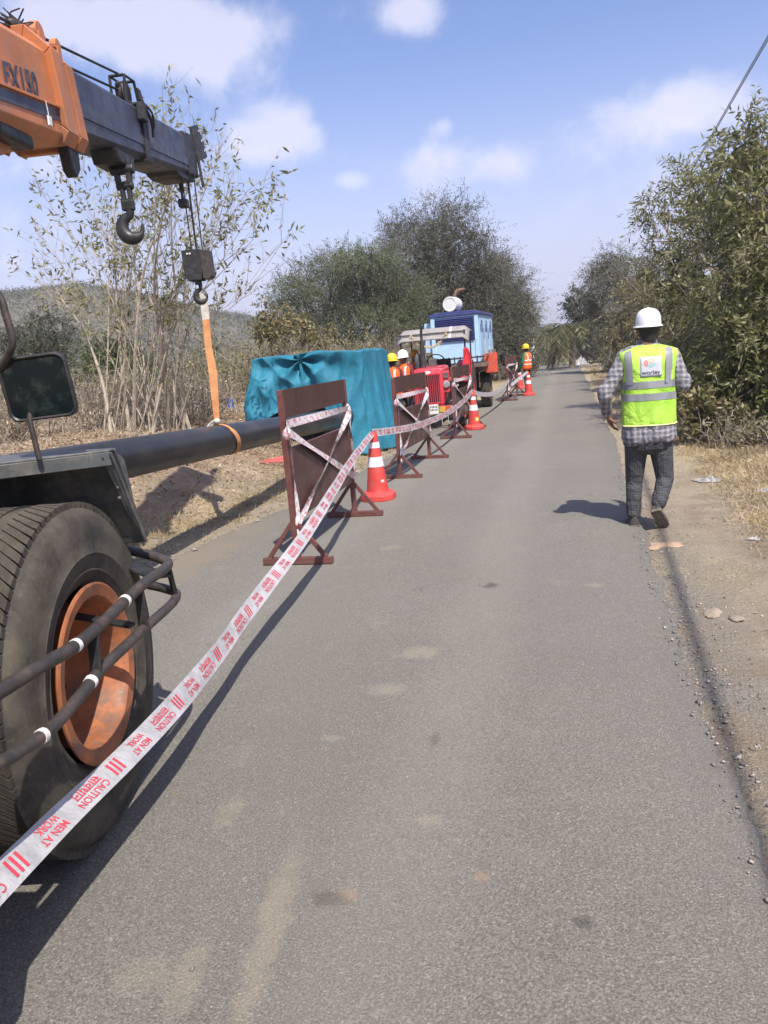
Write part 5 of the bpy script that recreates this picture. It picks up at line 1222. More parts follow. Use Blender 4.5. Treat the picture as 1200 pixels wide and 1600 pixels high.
HWHITE = paint('helmet_white', (.82, .82, .83), .3, var=.03, coat=.3); HYEL = paint('helmet_yellow', (.80, .55, .03), .35, var=.06, coat=.2); HAMB = paint('helmet_amber', (.55, .28, .04), .45, var=.1)
INK = paint('print_dark', (.03, .035, .05), .6); INKR = paint('print_red', (.75, .20, .16), .6); INKT = paint('print_teal', (.20, .55, .52), .6); INKA = paint('print_amber', (.80, .45, .25), .6); PIPING = paint('vest_piping', (.75, .85, .35), .7); EYEW = paint('eye_white', (.7, .68, .65), .3)

def capsule(mb, a, b, ra, rb, n=12, m=4):
    a, b = Vector(a), Vector(b); s, u, d = frame(b - a) if (b - a).length > 1e-6 else (Vector((1, 0, 0)), Vector((0, 1, 0)), Vector((0, 0, 1)))
    rings = []
    for i in range(m + 1):
        th = math.pi / 2 * (1 - i / m); rings.append((a - d * ra * math.sin(th), max(ra * math.cos(th), ra * .05)))
    for i in range(m + 1):
        th = math.pi / 2 * i / m; rings.append((b + d * rb * math.sin(th), max(rb * math.cos(th), rb * .05)))
    mb.loft([[c + (s * math.cos(2 * math.pi * k / n) + u * math.sin(2 * math.pi * k / n)) * r for k in range(n)] for c, r in rings])
def grow(name, pieces, mats, parent, vox, smooth=4):
    """one continuous skin over many tapered limbs; each face takes the cloth or skin of the limb it lies on"""
    mb = MB()
    for p in pieces: capsule(mb, p[0], p[1], p[2], p[3])
    me = bpy.data.meshes.new('tmp'); me.from_pydata([tuple(v) for v in mb.v], [], mb.f)
    bm = bmesh.new(); bm.from_mesh(me); bmesh.ops.recalc_face_normals(bm, faces=bm.faces[:]); bm.to_mesh(me); bm.free()
    o = bpy.data.objects.new('tmp', me); COL.objects.link(o)
    r = o.modifiers.new('r', 'REMESH'); r.mode = 'VOXEL'; r.voxel_size = vox
    s = o.modifiers.new('s', 'SMOOTH'); s.factor = .5; s.iterations = smooth
    dg = bpy.context.evaluated_depsgraph_get(); m2 = bpy.data.meshes.new_from_object(o.evaluated_get(dg)); m2.name = name
    bpy.data.objects.remove(o); bpy.data.meshes.remove(me)
    n = len(m2.polygons); C = np.zeros(n * 3); m2.polygons.foreach_get('center', C); C = C.reshape(-1, 3)
    best = np.full(n, 1e9); idx = np.zeros(n, dtype=np.int32)
    for p in pieces:
        a, b = np.array(p[0], float), np.array(p[1], float); ab = b - a; L2 = max(ab @ ab, 1e-9)
        f = np.clip(((C - a) @ ab) / L2, 0, 1); d = np.linalg.norm(C - a - f[:, None] * ab, axis=1) - (p[2] + (p[3] - p[2]) * f); k = d < best; best[k] = d[k]; idx[k] = p[4]
    ob = link_mesh(name, m2, mats, parent, smooth=True); m2.polygons.foreach_set('material_index', idx); return ob
def hand(P_, wrist, dirv, palm_n, side, mat, sc=1.0, curl=.5):
    """palm and five bent fingers"""
    w = Vector(wrist); d = Vector(dirv).normalized(); nrm = Vector(palm_n); nrm = (nrm - d * nrm.dot(d)).normalized(); s = d.cross(nrm).normalized() * side
    for k in (-1, 0, 1): P_.append((w + s * k * .017 * sc, w + d * .075 * sc + s * k * .024 * sc, .017 * sc, .0155 * sc, mat))
    for k, ln in zip((-1.5, -.5, .5, 1.5), (.058, .072, .078, .068)):
        a = w + d * .082 * sc + s * k * .0185 * sc; d1 = (d + nrm * curl * .5).normalized(); b = a + d1 * ln * .55 * sc; d2 = (d + nrm * curl * 1.7).normalized(); c = b + d2 * ln * .5 * sc
        P_.append((a, b, .0096 * sc, .0088 * sc, mat)); P_.append((b, c, .0088 * sc, .0072 * sc, mat))
    a = w + d * .025 * sc + s * .03 * sc; b = a + (d * .55 + s * .75 + nrm * .3).normalized() * .04 * sc; c = b + (d + nrm * .5).normalized() * .03 * sc
    P_.append((a, b, .012 * sc, .0105 * sc, mat)); P_.append((b, c, .0105 * sc, .0085 * sc, mat))
def head_pieces(P_, c, fwd, mat_skin, mat_hair, s=1.0):
    c = Vector(c); f = Vector(fwd); f.z = 0; f.normalize(); r = Vector((f.y, -f.x, 0)); z = Vector((0, 0, 1))
    P_.append((c - f * .015 * s + z * .02 * s, c - f * .005 * s + z * .03 * s, .088 * s, .086 * s, mat_hair)); P_.append((c + f * .022 * s - z * .02 * s, c + f * .03 * s - z * .05 * s, .068 * s, .058 * s, mat_skin))
    P_.append((c + f * .045 * s - z * .085 * s, c + f * .05 * s - z * .09 * s, .036 * s, .034 * s, mat_skin)); P_.append((c + f * .085 * s - z * .02 * s, c + f * .102 * s - z * .048 * s, .010 * s, .014 * s, mat_skin)); P_.append((c + f * .075 * s + r * -.03 * s + z * .012 * s, c + f * .075 * s + r * .03 * s + z * .012 * s, .016 * s, .016 * s, mat_skin))
    P_.append((c + f * .082 * s + r * -.018 * s - z * .078 * s, c + f * .082 * s + r * .018 * s - z * .078 * s, .010 * s, .010 * s, mat_skin))
    for q in (-1, 1): P_.append((c + r * q * .08 * s - f * .005 * s - z * .005 * s, c + r * q * .082 * s - f * .005 * s - z * .04 * s, .017 * s, .013 * s, mat_skin))
    P_.append((c - f * .03 * s - z * .02 * s, c - f * .035 * s - z * .05 * s, .062 * s, .05 * s, mat_hair))
    return f, r
def face_bits(parent, c, f, r, s=1.0):
    mb = MB()
    for q in (-1, 1): mb.sphere(Vector(c) + f * .080 * s + r * q * .032 * s - Vector((0, 0, .012 * s)), .0115 * s, 8, 6)
    mb.build('eyes', EYEW, parent, smooth=True)
def helmet(parent, c, f, mat, s=1.0, tilt=0.0, ridge=True):
    c = Vector(c); fr = Vector((f.x, f.y, 0)).normalized(); rt = Vector((fr.y, -fr.x, 0)); up = (Vector((0, 0, 1)) + fr * tilt).normalized(); fr2 = (fr - up * fr.dot(up)).normalized()
    def pt(a, b, z): return c + rt * a + fr2 * b + up * z
    mb = MB(); prof = [(1.0, 0), (1.0, .02), (.985, .05), (.94, .085), (.86, .112), (.72, .134), (.52, .150), (.26, .160), (.02, .163)]; N = 28
    rings = []
    brim = [(1.22, -.006), (1.24, -.002), (1.10, .008)]
    for rr_, zz_ in brim + prof:
        ring = []
        for k in range(N):
            a = 2 * math.pi * k / N; ax, bx = .112 * s, .132 * s
            ext = 1.0
            if rr_ > 1.05: ext = 1 + (rr_ - 1) * (.55 + .9 * max(0, math.sin(a)) ** 2)
            e = ext if rr_ > 1.05 else rr_
            rz_ = zz_ * s - (.012 * s * max(0, math.sin(a)) ** 2 if rr_ > 1.15 else 0)
            rg_ = 0
            if ridge and rr_ < .99: rg_ = .006 * s * math.exp(-(math.cos(a) / .16) ** 2)
            ring.append(pt(ax * e * math.cos(a), bx * e * math.sin(a), rz_ + rg_))
        rings.append(ring)
    mb.loft(rings); h = mb.build('helmet', mat, parent, smooth=True, sharp=55)
    mb = MB(); mb.tube([pt(.112 * s * math.cos(a) * .985, .132 * s * math.sin(a) * .985, -.012) for a in np.linspace(0, 2 * math.pi, 25)], .006, 5, caps=False)
    for q in (-1, 1): mb.tube([pt(q * .105 * s, .02, -.01), pt(q * .088 * s, .03, -.09), pt(q * .02 * s, .06, -.155)], .004, 5)
    mb.build('chin_strap', HAIR, h)
    return h
def shoe(parent, heel, toe, updir, s=1.0, mats=None):
    h, t_ = Vector(heel), Vector(toe); d = (t_ - h).normalized(); u = Vector(updir); u = (u - d * u.dot(d)).normalized(); r = d.cross(u); L = (t_ - h).length
    mb = MB(); st = [(-.02, .028, .075, .0), (.0, .036, .09, 0), (.22, .040, .092, 0), (.42, .040, .072, 0), (.62, .046, .058, 0), (.82, .044, .045, 0), (.96, .030, .034, 0), (1.02, .014, .024, 0)]
    def ring(f, w, hh, lo): return [h + d * (L * f) + r * (w * s * math.cos(a)) + u * ((.022 if math.sin(a) < 0 else .022 + (hh - .022) * math.sin(a)) * s if math.sin(a) > -.01 else .020 * s) for a in [2 * math.pi * k / 14 for k in range(14)]]
    mb.loft([ring(*q) for q in st]); o = mb.build('shoe', SHOE, parent, smooth=True)
    mb = MB(); pr = [(-.03, .03), (.0, .040), (.2, .043), (.42, .040), (.62, .049), (.82, .048), (.97, .034), (1.03, .012)]
    lo_ = [h + d * (L * f) + r * w * s for f, w in pr] + [h + d * (L * f) - r * w * s for f, w in pr[::-1]]; mb.prism(lo_, u * (.026 * s)); mb.build('sole', SOLE, o, bevel=.004)
    return o
def torso_shell(zs, xc, yc, n=64, p=2.6, off=0.0, amp=.004):
    """closed rings round the trunk: zs = [(z, half width, half depth)]"""
    rings = []
    for z, hw, hd in zs:
        ring = []
        for k in range(n):
            a = 2 * math.pi * k / n; ca, sa = math.cos(a), math.sin(a); e = (abs(ca) ** p + abs(sa) ** p) ** (-1 / p)
            w = amp * math.sin(a * 5 + z * 9) + amp * .8 * math.sin(a * 9 - z * 14) + amp * 1.1 * max(0, 1.25 - z) * math.sin(a * 16 + 2 * math.sin(z * 7)) * 2
            ring.append(Vector((xc(z) + (hw + off + w) * ca * e, yc(z) + (hd + off + w) * sa * e, z)))
        rings.append(ring)
    return rings

# ---- the walking worker
WO = Vector(G(1000, 822)); WO.z = .012
WK = empty('person', tuple(WO), 0, 'person walking away in white helmet, lime vest and checked shirt on the right verge', 'person')
def J(x, y, dy=0.0): return Vector(P(x, y, WO.y + dy)) - WO
SH, TR, SK, HR = 0, 1, 2, 3
pcs = []
lh, rh = J(995, 690), J(1031, 690); lk, rk = J(991, 750, .05), J(1039, 748, .0); la, ra_ = J(990, 799, .0), J(1030, 783, -.12)
pel = J(1013, 680); pcs += [(pel + Vector((-.075, 0, .02)), pel + Vector((.075, 0, .02)), .118, .118, TR), (pel + Vector((-.06, -.02, -.05)), pel + Vector((.06, -.02, -.05)), .108, .108, TR)]
for h_, k_, a_ in ((lh, lk, la), (rh, rk, ra_)):
    pcs += [(h_ + Vector((0, 0, .02)), k_, .100, .070, TR), (k_, a_ + Vector((0, 0, .0)), .070, .058, TR), (k_.lerp(a_, .3) + Vector((0, -.012, 0)), k_.lerp(a_, .55) + Vector((0, -.010, 0)), .066, .063, TR), (a_.lerp(k_, -.08), a_.lerp(k_, .12), .059, .064, TR), (a_.lerp(k_, .2), a_.lerp(k_, .24), .066, .066, TR)]
ch = J(1013, 590, .02); wa = J(1013, 650, .01); shl, shr = J(977, 557, .02), J(1050, 555, .02)
pcs += [(pel + Vector((-.08, 0, .08)), ch + Vector((-.085, 0, .08)), .115, .125, SH), (pel + Vector((.08, 0, .08)), ch + Vector((.085, 0, .08)), .115, .125, SH), (shl + Vector((.05, 0, 0)), shr + Vector((-.05, 0, 0)), .082, .082, SH), (ch + Vector((-.05, 0, .17)), ch + Vector((.05, 0, .17)), .10, .10, SH)]
le, lw = J(945, 619, -.05), J(948, 645, .07); re_, rw = J(1068, 601, -.03), J(1056, 606, .24)
for s_h, e_, w_ in ((shl, le, lw), (shr, re_, rw)):
    pcs += [(s_h, e_, .066, .056, SH), (e_, w_, .056, .042, SH), (s_h.lerp(e_, .45), s_h.lerp(e_, .55), .066, .064, SH), (e_ + Vector((0, 0, .04)), e_, .060, .058, SH), (w_.lerp(e_, .15), w_, .046, .042, SH)]
hd_l = (J(955, 664, .10) - lw).normalized(); hand(pcs, lw + hd_l * .03, hd_l, (.8, .3, 0), 1, SK, 1.0, .55)
hd_r = Vector((-.25, .9, .1)).normalized(); hand(pcs, rw + hd_r * .03, hd_r, (-.6, 0, .6), -1, SK, 1.0, .8)
pcs += [(lw, lw + hd_l * .035, .028, .026, SK), (rw, rw + hd_r * .035, .028, .026, SK)]
hc = J(1013, 514, .05); pcs += [(ch + Vector((0, .0, .24)), hc + Vector((0, -.01, -.04)), .058, .055, SK), (hc + Vector((0, -.03, -.09)), hc + Vector((0, -.03, -.03)), .055, .06, HR)]
fw, rt_ = head_pieces(pcs, hc, (-.15, 1, 0), SK, HR)
wb = grow('body', pcs, [SHIRT, TROUS, SKIN, HAIR], WK, .0065, 5)
face_bits(WK, hc, fw, rt_); helmet(WK, hc + Vector((0, 0, .022)), Vector((-.15, 1, 0)), HWHITE, .87, -.03)
shoe(WK, J(993, 815, -.045) * Vector((1, 1, 0)) if False else Vector((J(991, 815).x, -.07, -.012)), Vector((J(990, 815).x - .01, .20, -.012)), (0, 0, 1), 1.05)
shoe(WK, Vector((J(1024, 785, -.2).x, -.22, .155)), Vector((J(1038, 812, -.1).x, -.105, -.008)) + Vector((.02, .0, -.03)) * 0, (.1, .8, .55), 1.05)
xc = lambda z: J(1013, 600).x + .0 * z; yc = lambda z: .015 + (z - .8) * .03
vz = [(.835, .203, .146), (.86, .204, .147), (.95, .202, .146), (1.05, .200, .146), (1.15, .202, .148), (1.25, .208, .150), (1.33, .220, .148), (1.38, .236, .135), (1.41, .226, .116), (1.43, .18, .10), (1.445, .13, .090), (1.458, .088, .080)]
zz_a, hw_a, hd_a = [q[0] for q in vz], [q[1] for q in vz], [q[2] for q in vz]
fine = [(z, float(np.interp(z, zz_a, hw_a)), float(np.interp(z, zz_a, hd_a))) for z in np.linspace(.835, 1.458, 40)]
mb = MB(); mb.loft(torso_shell(fine, xc, yc), caps=False); vest = mb.build('vest', HIVIS, WK, smooth=True, sharp=80, solid=.004)
def back(x, z, lift):
    """point on the back of the vest, x from its middle line"""
    hw, hd = np.interp(z, zz_a, hw_a), np.interp(z, zz_a, hd_a); p_ = 2.6
    k = max(0.0, 1 - abs(x / hw) ** p_) ** (1 / p_)
    return Vector((xc(z) + x, yc(z) - hd * k - lift, z))
for z0, z1 in ((1.125, 1.18), (1.03, 1.085)):
    mb = MB(); mb.loft(torso_shell([(z, float(np.interp(z, zz_a, hw_a)), float(np.interp(z, zz_a, hd_a))) for z in np.linspace(z0, z1, 5)], xc, yc, off=.005), caps=False); mb.build('reflective_strip', GREYR, vest, smooth=True, sharp=80)
for sg, xo in ((-1, .158), (1, .150)):
    mb = MB(); mb.grid(lambda u, v: back(sg * (xo + .026 - .052 * u) + sg * -.008 * (1 - v), 1.16 + .272 * v, .010), 4, 16); mb.build('reflective_strip', GREYR, vest, smooth=True, sharp=80)
mb = MB(); mb.tube([back(x, 1.0, .0) * 1 for x in (-.1, .1)], .0001, 3) if False else None
rim_ = torso_shell([(.834, .2035, .1465)], xc, yc, off=.003)[0]; mb.tube(rim_ + [rim_[0]], .006, 5, caps=False); mb.build('hem_piping', PIPING, vest, smooth=True)
mb = MB(); mb.grid(lambda u, v: back(-.052 + .162 * u - .02, 1.215 + .155 * v, .0065), 8, 8); patch = mb.build('patch', VPATCH, vest, smooth=True, solid=.002)
def on_patch(u, v, lift=.0085): return back(-.072 + .162 * u, 1.215 + .155 * v, lift)
V_, F_ = text_mesh('worley', 1.0, 0, .018); W_ = max(a for a, _ in V_); y0_ = min(b for _, b in V_); H_ = max(b for _, b in V_) - y0_
mb = MB(); mb.add([on_patch(.07 + .86 * a / W_, .05 + .27 * (b - y0_) / H_) for a, b in V_], F_); mb.build('lettering', INK, patch)
def stroke(pts, w, mat, name='emblem'):
    c = curve([(a, b, 0) for a, b in pts], 6); mb = MB(); rg = []
    for i, q in enumerate(c):
        d = (c[min(i + 1, len(c) - 1)] - c[max(i - 1, 0)]).normalized(); nn = Vector((-d.y, d.x, 0)) * w; rg.append([on_patch(q.x + nn.x, q.y + nn.y), on_patch(q.x - nn.x, q.y - nn.y)])
    mb.loft(rg, caps=False, close=False); mb.build(name, mat, patch)
stroke([(.30, .52), (.23, .62), (.22, .74), (.30, .80), (.33, .68), (.33, .55)], .035, INKR); stroke([(.38, .76), (.45, .86), (.58, .86), (.64, .78), (.56, .71), (.44, .70)], .035, INKA); stroke([(.40, .50), (.46, .60), (.60, .60), (.72, .66)], .03, INKT); stroke([(.44, .50), (.58, .50), (.70, .56)], .025, INKT)
mb = MB(); zt = [(.70, .196, .145), (.73, .204, .150), (.78, .203, .149), (.83, .197, .143), (.87, .19, .138)]
rr3 = torso_shell(zt, xc, yc, amp=.006)
for k, q in enumerate(rr3[0]): q.z += .022 * math.sin(2 * math.pi * k / 64 + .6) + .012 * math.sin(6 * math.pi * k / 64)
mb.loft(rr3, caps=False); mb.build('shirt_tail', SHIRT, WK, smooth=True, sharp=80, solid=.004)
mb = MB(); cr3 = []
for z, r3 in ((1.44, .084), (1.475, .074), (1.505, .066)): cr3.append([Vector((xc(z) + r3 * math.cos(a) * 1.05, yc(z) + .03 + r3 * math.sin(a), z + .008 * math.sin(a))) for a in [2 * math.pi * k / 20 for k in range(20)]])
mb.loft(cr3, caps=False); mb.build('collar', SHIRT, WK, smooth=True, solid=.005)

# ---- other workers
def worker(label, loc, rz, H, shirt, trous, vestm, helm, arms, gloves=None, vest_white=True, sit=False, hrot=(0, 1, 0)):
    k = H / 1.74
    root = empty('person', loc, rz, label, 'person')
    v = lambda x, y, z: Vector((x * k, y * k, z * k)); pc_ = []
    if sit: legs = [((-.10, 0, .88), (-.13, .42, .90), (-.14, .45, .50)), ((.10, 0, .88), (.13, .42, .90), (.14, .45, .50))]
    else: legs = [((-.09, 0, .88), (-.10, .02, .48), (-.11, -.02, .09)), ((.09, 0, .88), (.10, .02, .48), (.11, -.02, .09))]
    pc_ += [(v(-.075, 0, .92), v(.075, 0, .92), .115 * k, .115 * k, 1)]
    for a, b, c in legs: pc_ += [(v(*a), v(*b), .094 * k, .066 * k, 1), (v(*b), v(*c), .064 * k, .048 * k, 1)]
    pc_ += [(v(-.08, 0, 1.0), v(-.085, 0, 1.30), .105 * k, .12 * k, 0), (v(.08, 0, 1.0), v(.085, 0, 1.30), .105 * k, .12 * k, 0), (v(-.14, 0, 1.40), v(.14, 0, 1.40), .075 * k, .075 * k, 0), (v(0, 0, 1.42), v(0, .02, 1.56), .055 * k, .052 * k, 2)]
    for sg, (e, w) in zip((-1, 1), arms):
        s0 = v(sg * .19, 0, 1.39); e = v(*e); w = v(*w); pc_ += [(s0, e, .058 * k, .047 * k, 0), (e, w, .045 * k, .033 * k, 0)]
        d = (w - e).normalized(); hand(pc_, w + d * .02, d, (-sg * .8, .4, 0), -sg, 4 if gloves else 2, k * (1.12 if gloves else 1), .7)
    f, r = head_pieces(pc_, v(0, .02, 1.60), hrot, 2, 3, k)
    grow('body', pc_, [shirt, trous, SKIN, HAIR, gloves or SKIN], root, .009, 3)
    face_bits(root, v(0, .02, 1.60), f, r, k); helmet(root, v(0, .02, 1.625), f, helm, k * 1.02)
    if not sit:
        for sg in (-1, 1): shoe(root, v(sg * .11, -.08, 0), v(sg * .125, .18, 0), (0, 0, 1), k)
    else:
        for sg in (-1, 1): shoe(root, v(sg * .14, .38, .42), v(sg * .15, .63, .42), (0, 0, 1), k)
    if vestm:
        zs_ = [(z * k, a * k, b * k) for z, a, b in [(.84, .205, .142), (.95, .198, .140), (1.15, .198, .14), (1.28, .208, .142), (1.37, .222, .128), (1.425, .20, .10), (1.455, .12, .085), (1.475, .085, .08)]]
        mb = MB(); mb.loft(torso_shell(zs_, lambda z: 0, lambda z: .0, 32), caps=False); vv = mb.build('vest', vestm, root, smooth=True, sharp=80, solid=.004)
        za, wa_, da_ = [q[0] for q in zs_], [q[1] for q in zs_], [q[2] for q in zs_]
        for z0 in (1.02, 1.16):
            mb = MB(); mb.loft(torso_shell([(z, float(np.interp(z, za, wa_)), float(np.interp(z, za, da_))) for z in (z0 * k, (z0 + .05) * k)], lambda z: 0, lambda z: 0, 32, off=.005), caps=False); mb.build('reflective_strip', WHITEP if vest_white else GREYR, vv, smooth=True, sharp=80)
        for sg in (-1, 1):
            for fb in (-1, 1):
                mb = MB()
                def sp(u, w_):
                    z = (1.18 + .25 * w_) * k; hw, hd = np.interp(z, za, wa_), np.interp(z, za, da_); x = sg * (.10 + .05 * u) * k; q = max(0, 1 - abs(x / hw) ** 2.6) ** (1 / 2.6)
                    return Vector((x, fb * (hd * q + .007), z))
                mb.grid(sp, 2, 8); mb.build('reflective_strip', WHITEP, vv, smooth=True, sharp=80)
    return root
hang = [((-.27, .02, 1.12), (-.27, .10, .88)), ((.27, .02, 1.12), (.27, .10, .88))]
fp = P(824, 600, 25.7)
worker('person standing by the last cone in yellow helmet, orange vest and green shirt', (-1.22, 25.9, .02), math.radians(62), 1.53, GREENS, DARKT, HIVO, HYEL, [((-.28, .02, 1.12), (-.24, .16, .90)), ((.27, .0, 1.12), (.26, .07, .87))], GLOVE, hrot=(.2, 1, 0))
worker('person in yellow helmet and orange vest, half hidden by the tarpaulin', (-3.32, 15.05, .02), math.radians(-20), 1.55, MAROON, DARKT, HIVO, HYEL, hang)
worker('person in white helmet behind the one in the yellow helmet', (-3.22, 15.75, .02), math.radians(150), 1.60, MAROON, DARKT, HIVO, HWHITE, hang)
# ================================================================== tractor
TRED_ = paint('tractor_red', (.55, .032, .055), .38, var=.12, vs_=4, dirt=(.45, .18, .16), dirt_amt=.35, coat=.25)
TDARK = paint('tractor_dark', (.03, .03, .032), .55, var=.25, vs_=8, dirt=(.13, .11, .09), dirt_amt=.4)
GRIL = paint('grille_gap', (.012, .010, .010), .7); CHROME = paint('lamp_glass', (.55, .56, .56), .15, metal=.6, var=.1); RUBB = TYRE
CANV = paint('canopy_canvas', (.27, .245, .23), .85, var=.15, vs_=5, dirt=(.28, .24, .21), dirt_amt=.5, bump=.2, bs=30); WBADGE = paint('badge_white', (.75, .73, .70), .4)
TX, TYF = -2.74, 15.7
TT = empty('tractor', (TX, TYF, 0), 0, 'red tractor with canvas canopy facing the camera behind the barricades', 'tractor')
TT.rotation_euler = (0, 0, math.radians(2))
mb = MB()
def hring(y, w, zt, zb, r): return [(x, y, (zt + zb) / 2 + z) for x, z in rrect(w, zt - zb, r, 4)]
mb.loft([hring(0, .58, 1.20, .48, .05), hring(.02, .62, 1.24, .46, .07), hring(.3, .63, 1.255, .50, .07), hring(1.25, .60, 1.28, .70, .07)]); mb.build('hood', TRED_, TT, smooth=True, sharp=40)
mb = MB(); mb.box((0, -.004, .83), (.46, .012, .56)); gr_ = mb.build('grille', GRIL, TT)
for k in range(11): mb = MB(); mb.box((-.21 + k * .042, -.014, .83), (.014, .016, .56)); mb.build('grille_slat', TRED_, gr_)
mb = MB(); mb.box((0, -.012, 1.125), (.50, .02, .035)); mb.box((0, -.012, .54), (.50, .02, .03)); mb.box((-.245, -.012, .83), (.03, .02, .6)); mb.box((.245, -.012, .83), (.03, .02, .6)); mb.build('grille_frame', TRED_, gr_, bevel=.004)
mb = MB(); mb.lathe([(.001, 0), (.055, 0), (.05, .012), (.001, .014)], 20, Matrix.Translation((0, -.01, 1.165)) @ Matrix.Rotation(math.radians(90), 4, 'X') @ Matrix.Diagonal((1.3, .6, 1, 1))); mb.build('badge', WBADGE, TT, smooth=True)
for sg in (-1, 1):
    mb = MB(); mb.box((sg * .36, .16, .95), (.13, .16, .44)); sd_ = mb.build('lamp_housing', TRED_, TT, bevel=.02)
    mb = MB(); mb.lathe([(.001, 0), (.075, 0), (.078, .02), (.06, .04), (.001, .045)], 20, Matrix.Translation((sg * .36, .08, .90)) @ Matrix.Rotation(math.radians(90), 4, 'X')); mb.build('headlight', CHROME, TT, smooth=True)
    mb = MB(); mb.box((sg * .36, .07, 1.08), (.10, .02, .11)); mb.build('side_lamp', FEND, TT, bevel=.006)
mb = MB(); mb.box((0, .72, .62), (.44, 1.2, .42)); mb.box((0, 1.8, .68), (.5, 1.4, .42)); mb.tube([(-.62, .25, .40), (.62, .25, .40)], .06, 10); mb.box((0, .25, .45), (.2, .2, .2)); mb.tube([(-.75, 2.1, .66), (.75, 2.1, .66)], .10, 10)
for k in range(5): mb.box((.24, .35 + k * .18, .62), (.05, .09, .22))
mb.build('engine_block', TDARK, TT, bevel=.01)
# bumper with painted blocks and a number plate
mb = MB(); mb.box((0, -.10, .42), (1.12, .05, .13)); bp_ = mb.build('bumper', TRED_, TT, bevel=.006)
bcol = [(.05, .25, .5), (.70, .12, .05), (.72, .42, .06), (.10, .35, .10), (.68, .18, .06), (.70, .70, .66), (.10, .38, .10), (.72, .42, .06), (.62, .12, .06), (.30, .55, .62)]
for k, c in enumerate(bcol):
    x0 = -.54 + k * .108; mb = MB(); mb.prism([(x0, -.1275, .362), (x0 + .104, -.1275, .362), (x0 + .104 + (.02 if k < 9 else 0), -.1275, .478), (x0 + (.02 if k else 0), -.1275, .478)], (0, -.002, 0)); mb.build('bumper_block', paint('bumper_paint_%d' % k, c, .5), bp_)
mb = MB(); mb.box((.10, -.145, .43), (.19, .008, .19)); pl_ = mb.build('number_plate', WBADGE, TT)
mb = MB()
for r_, z in ((0, .475), (1, .415)):
    for k in range(5): mb.box((.035 + k * .032, -.151, z), (.018, .003, .04 if (k * 7 + r_ * 3) % 3 else .028))
mb.build('plate_marks', INK, pl_)
mb = MB()
for k in range(9): mb.tube([(-.5 + k * .125, -.10, .36), (-.5 + k * .125, -.10, .12 + .02 * (k % 3))], .005, 4)
mb.build('hanging_chains', WBADGE, bp_)
def twheel(parent, x, y, R, w, rimm, flip, lugs=20):
    M = Matrix.Translation((x, y, R)) @ Matrix.Diagonal((flip, 1, 1, 1)) @ AX; wd = empty('wheel'); wd.parent = parent; ALL.append(wd)
    mb = MB(); mb.lathe([(R * .58, -w * .45), (R * .72, -w * .52), (R * .90, -w * .5), (R * .965, -w * .42), (R * .975, 0), (R * .965, w * .42), (R * .90, w * .5), (R * .72, w * .52), (R * .58, w * .45)], 40, M, caps=False); mb.build('tyre', RUBB, wd, smooth=True, sharp=50)
    mb = MB()
    for j in range(lugs):
        for sd2 in (-1, 1):
            a = 2 * math.pi * (j + (.5 if sd2 > 0 else 0)) / lugs; pts = []
            for (xx, aa_) in ((.02 * sd2 * w, a + .22), (sd2 * w * .5, a)):
                for da in (-.05, .05):
                    for r2 in (R * .955, R * (1.01 if abs(xx) < .3 * w else .985)): pts.append(M @ Vector((r2 * math.cos(aa_ + da), r2 * math.sin(aa_ + da), xx)))
            mb.add(pts, [(0, 1, 3, 2), (4, 6, 7, 5), (0, 4, 5, 1), (2, 3, 7, 6), (1, 5, 7, 3), (0, 2, 6, 4)])
    tag(mb.build('tread', RUBB, wd), kind='stuff')
    mb = MB(); mb.lathe([(R * .60, w * .46), (R * .62, w * .47), (R * .56, w * .40), (R * .52, w * .1), (R * .30, w * .05), (R * .16, w * .20), (R * .02, w * .22)], 28, M, caps=False); mb.lathe([(R * .60, -w * .46), (R * .54, -w * .3), (R * .52, w * .08)], 28, M, caps=False); mb.build('rim', rimm, wd, smooth=True, sharp=40)
    return wd
for sg in (-1, 1): twheel(TT, sg * .60, .25, .36, .20, TRED_, sg); twheel(TT, sg * .62, 2.1, .62, .31, TRED_, sg)
# mudguards, seat, wheel, air cleaner, canopy
for sg in (-1, 1):
    mb = MB(); rg = []
    for k in range(9):
        a = math.radians(20 + 140 * k / 8); rg.append([(sg * x, 2.1 + .73 * math.cos(a), .64 + .70 * math.sin(a)) for x in (.44, .76)])
    mb.loft(rg, caps=False, close=False); mb.build('mudguard', TRED_, TT, smooth=True, solid=.012)
mb = MB(); mb.box((0, 2.25, 1.02), (.48, .42, .10)); mb.box((0, 2.46, 1.22), (.46, .08, .36)); mb.build('seat', TDARK, TT, bevel=.03)
mb = MB(); Ms = Matrix.Translation((0, 1.55, 1.36)) @ Matrix.Rotation(math.radians(-55), 4, 'X'); mb.tube([Ms @ Vector((.19 * math.cos(a), .19 * math.sin(a), 0)) for a in np.linspace(0, 2 * math.pi, 25)], .014, 6, caps=False); mb.tube([(0, 1.3, 1.15), (0, 1.55, 1.36)], .02, 6)
for a in (0, 2.1, 4.2): mb.tube([Ms @ Vector((0, 0, 0)), Ms @ Vector((.19 * math.cos(a), .19 * math.sin(a), 0))], .009, 5)
mb.build('steering_wheel', TDARK, TT, smooth=True)
mb = MB(); mb.tube([(-.15, .55, 1.22), (-.15, .55, 1.78)], .052, 12); mb.tube([(-.15, .55, 1.78), (-.15, .55, 2.0), (-.12, .50, 2.12)], [.028, .028, .03], 10); mb.build('exhaust_pipe', TDARK, TT, smooth=True)
mb = MB(); mb.lathe([(.02, 0), (.085, .0), (.09, .05), (.09, .2), (.06, .26), (.035, .30), (.02, .3)], 16, Matrix.Translation((-.27, .72, 1.26))); mb.build('air_cleaner', FEND, TT, smooth=True)
mb = MB(); mb.box((.02, .78, 1.36), (.16, .14, .15)); mb.build('battery_box', FEND, TT, bevel=.01)
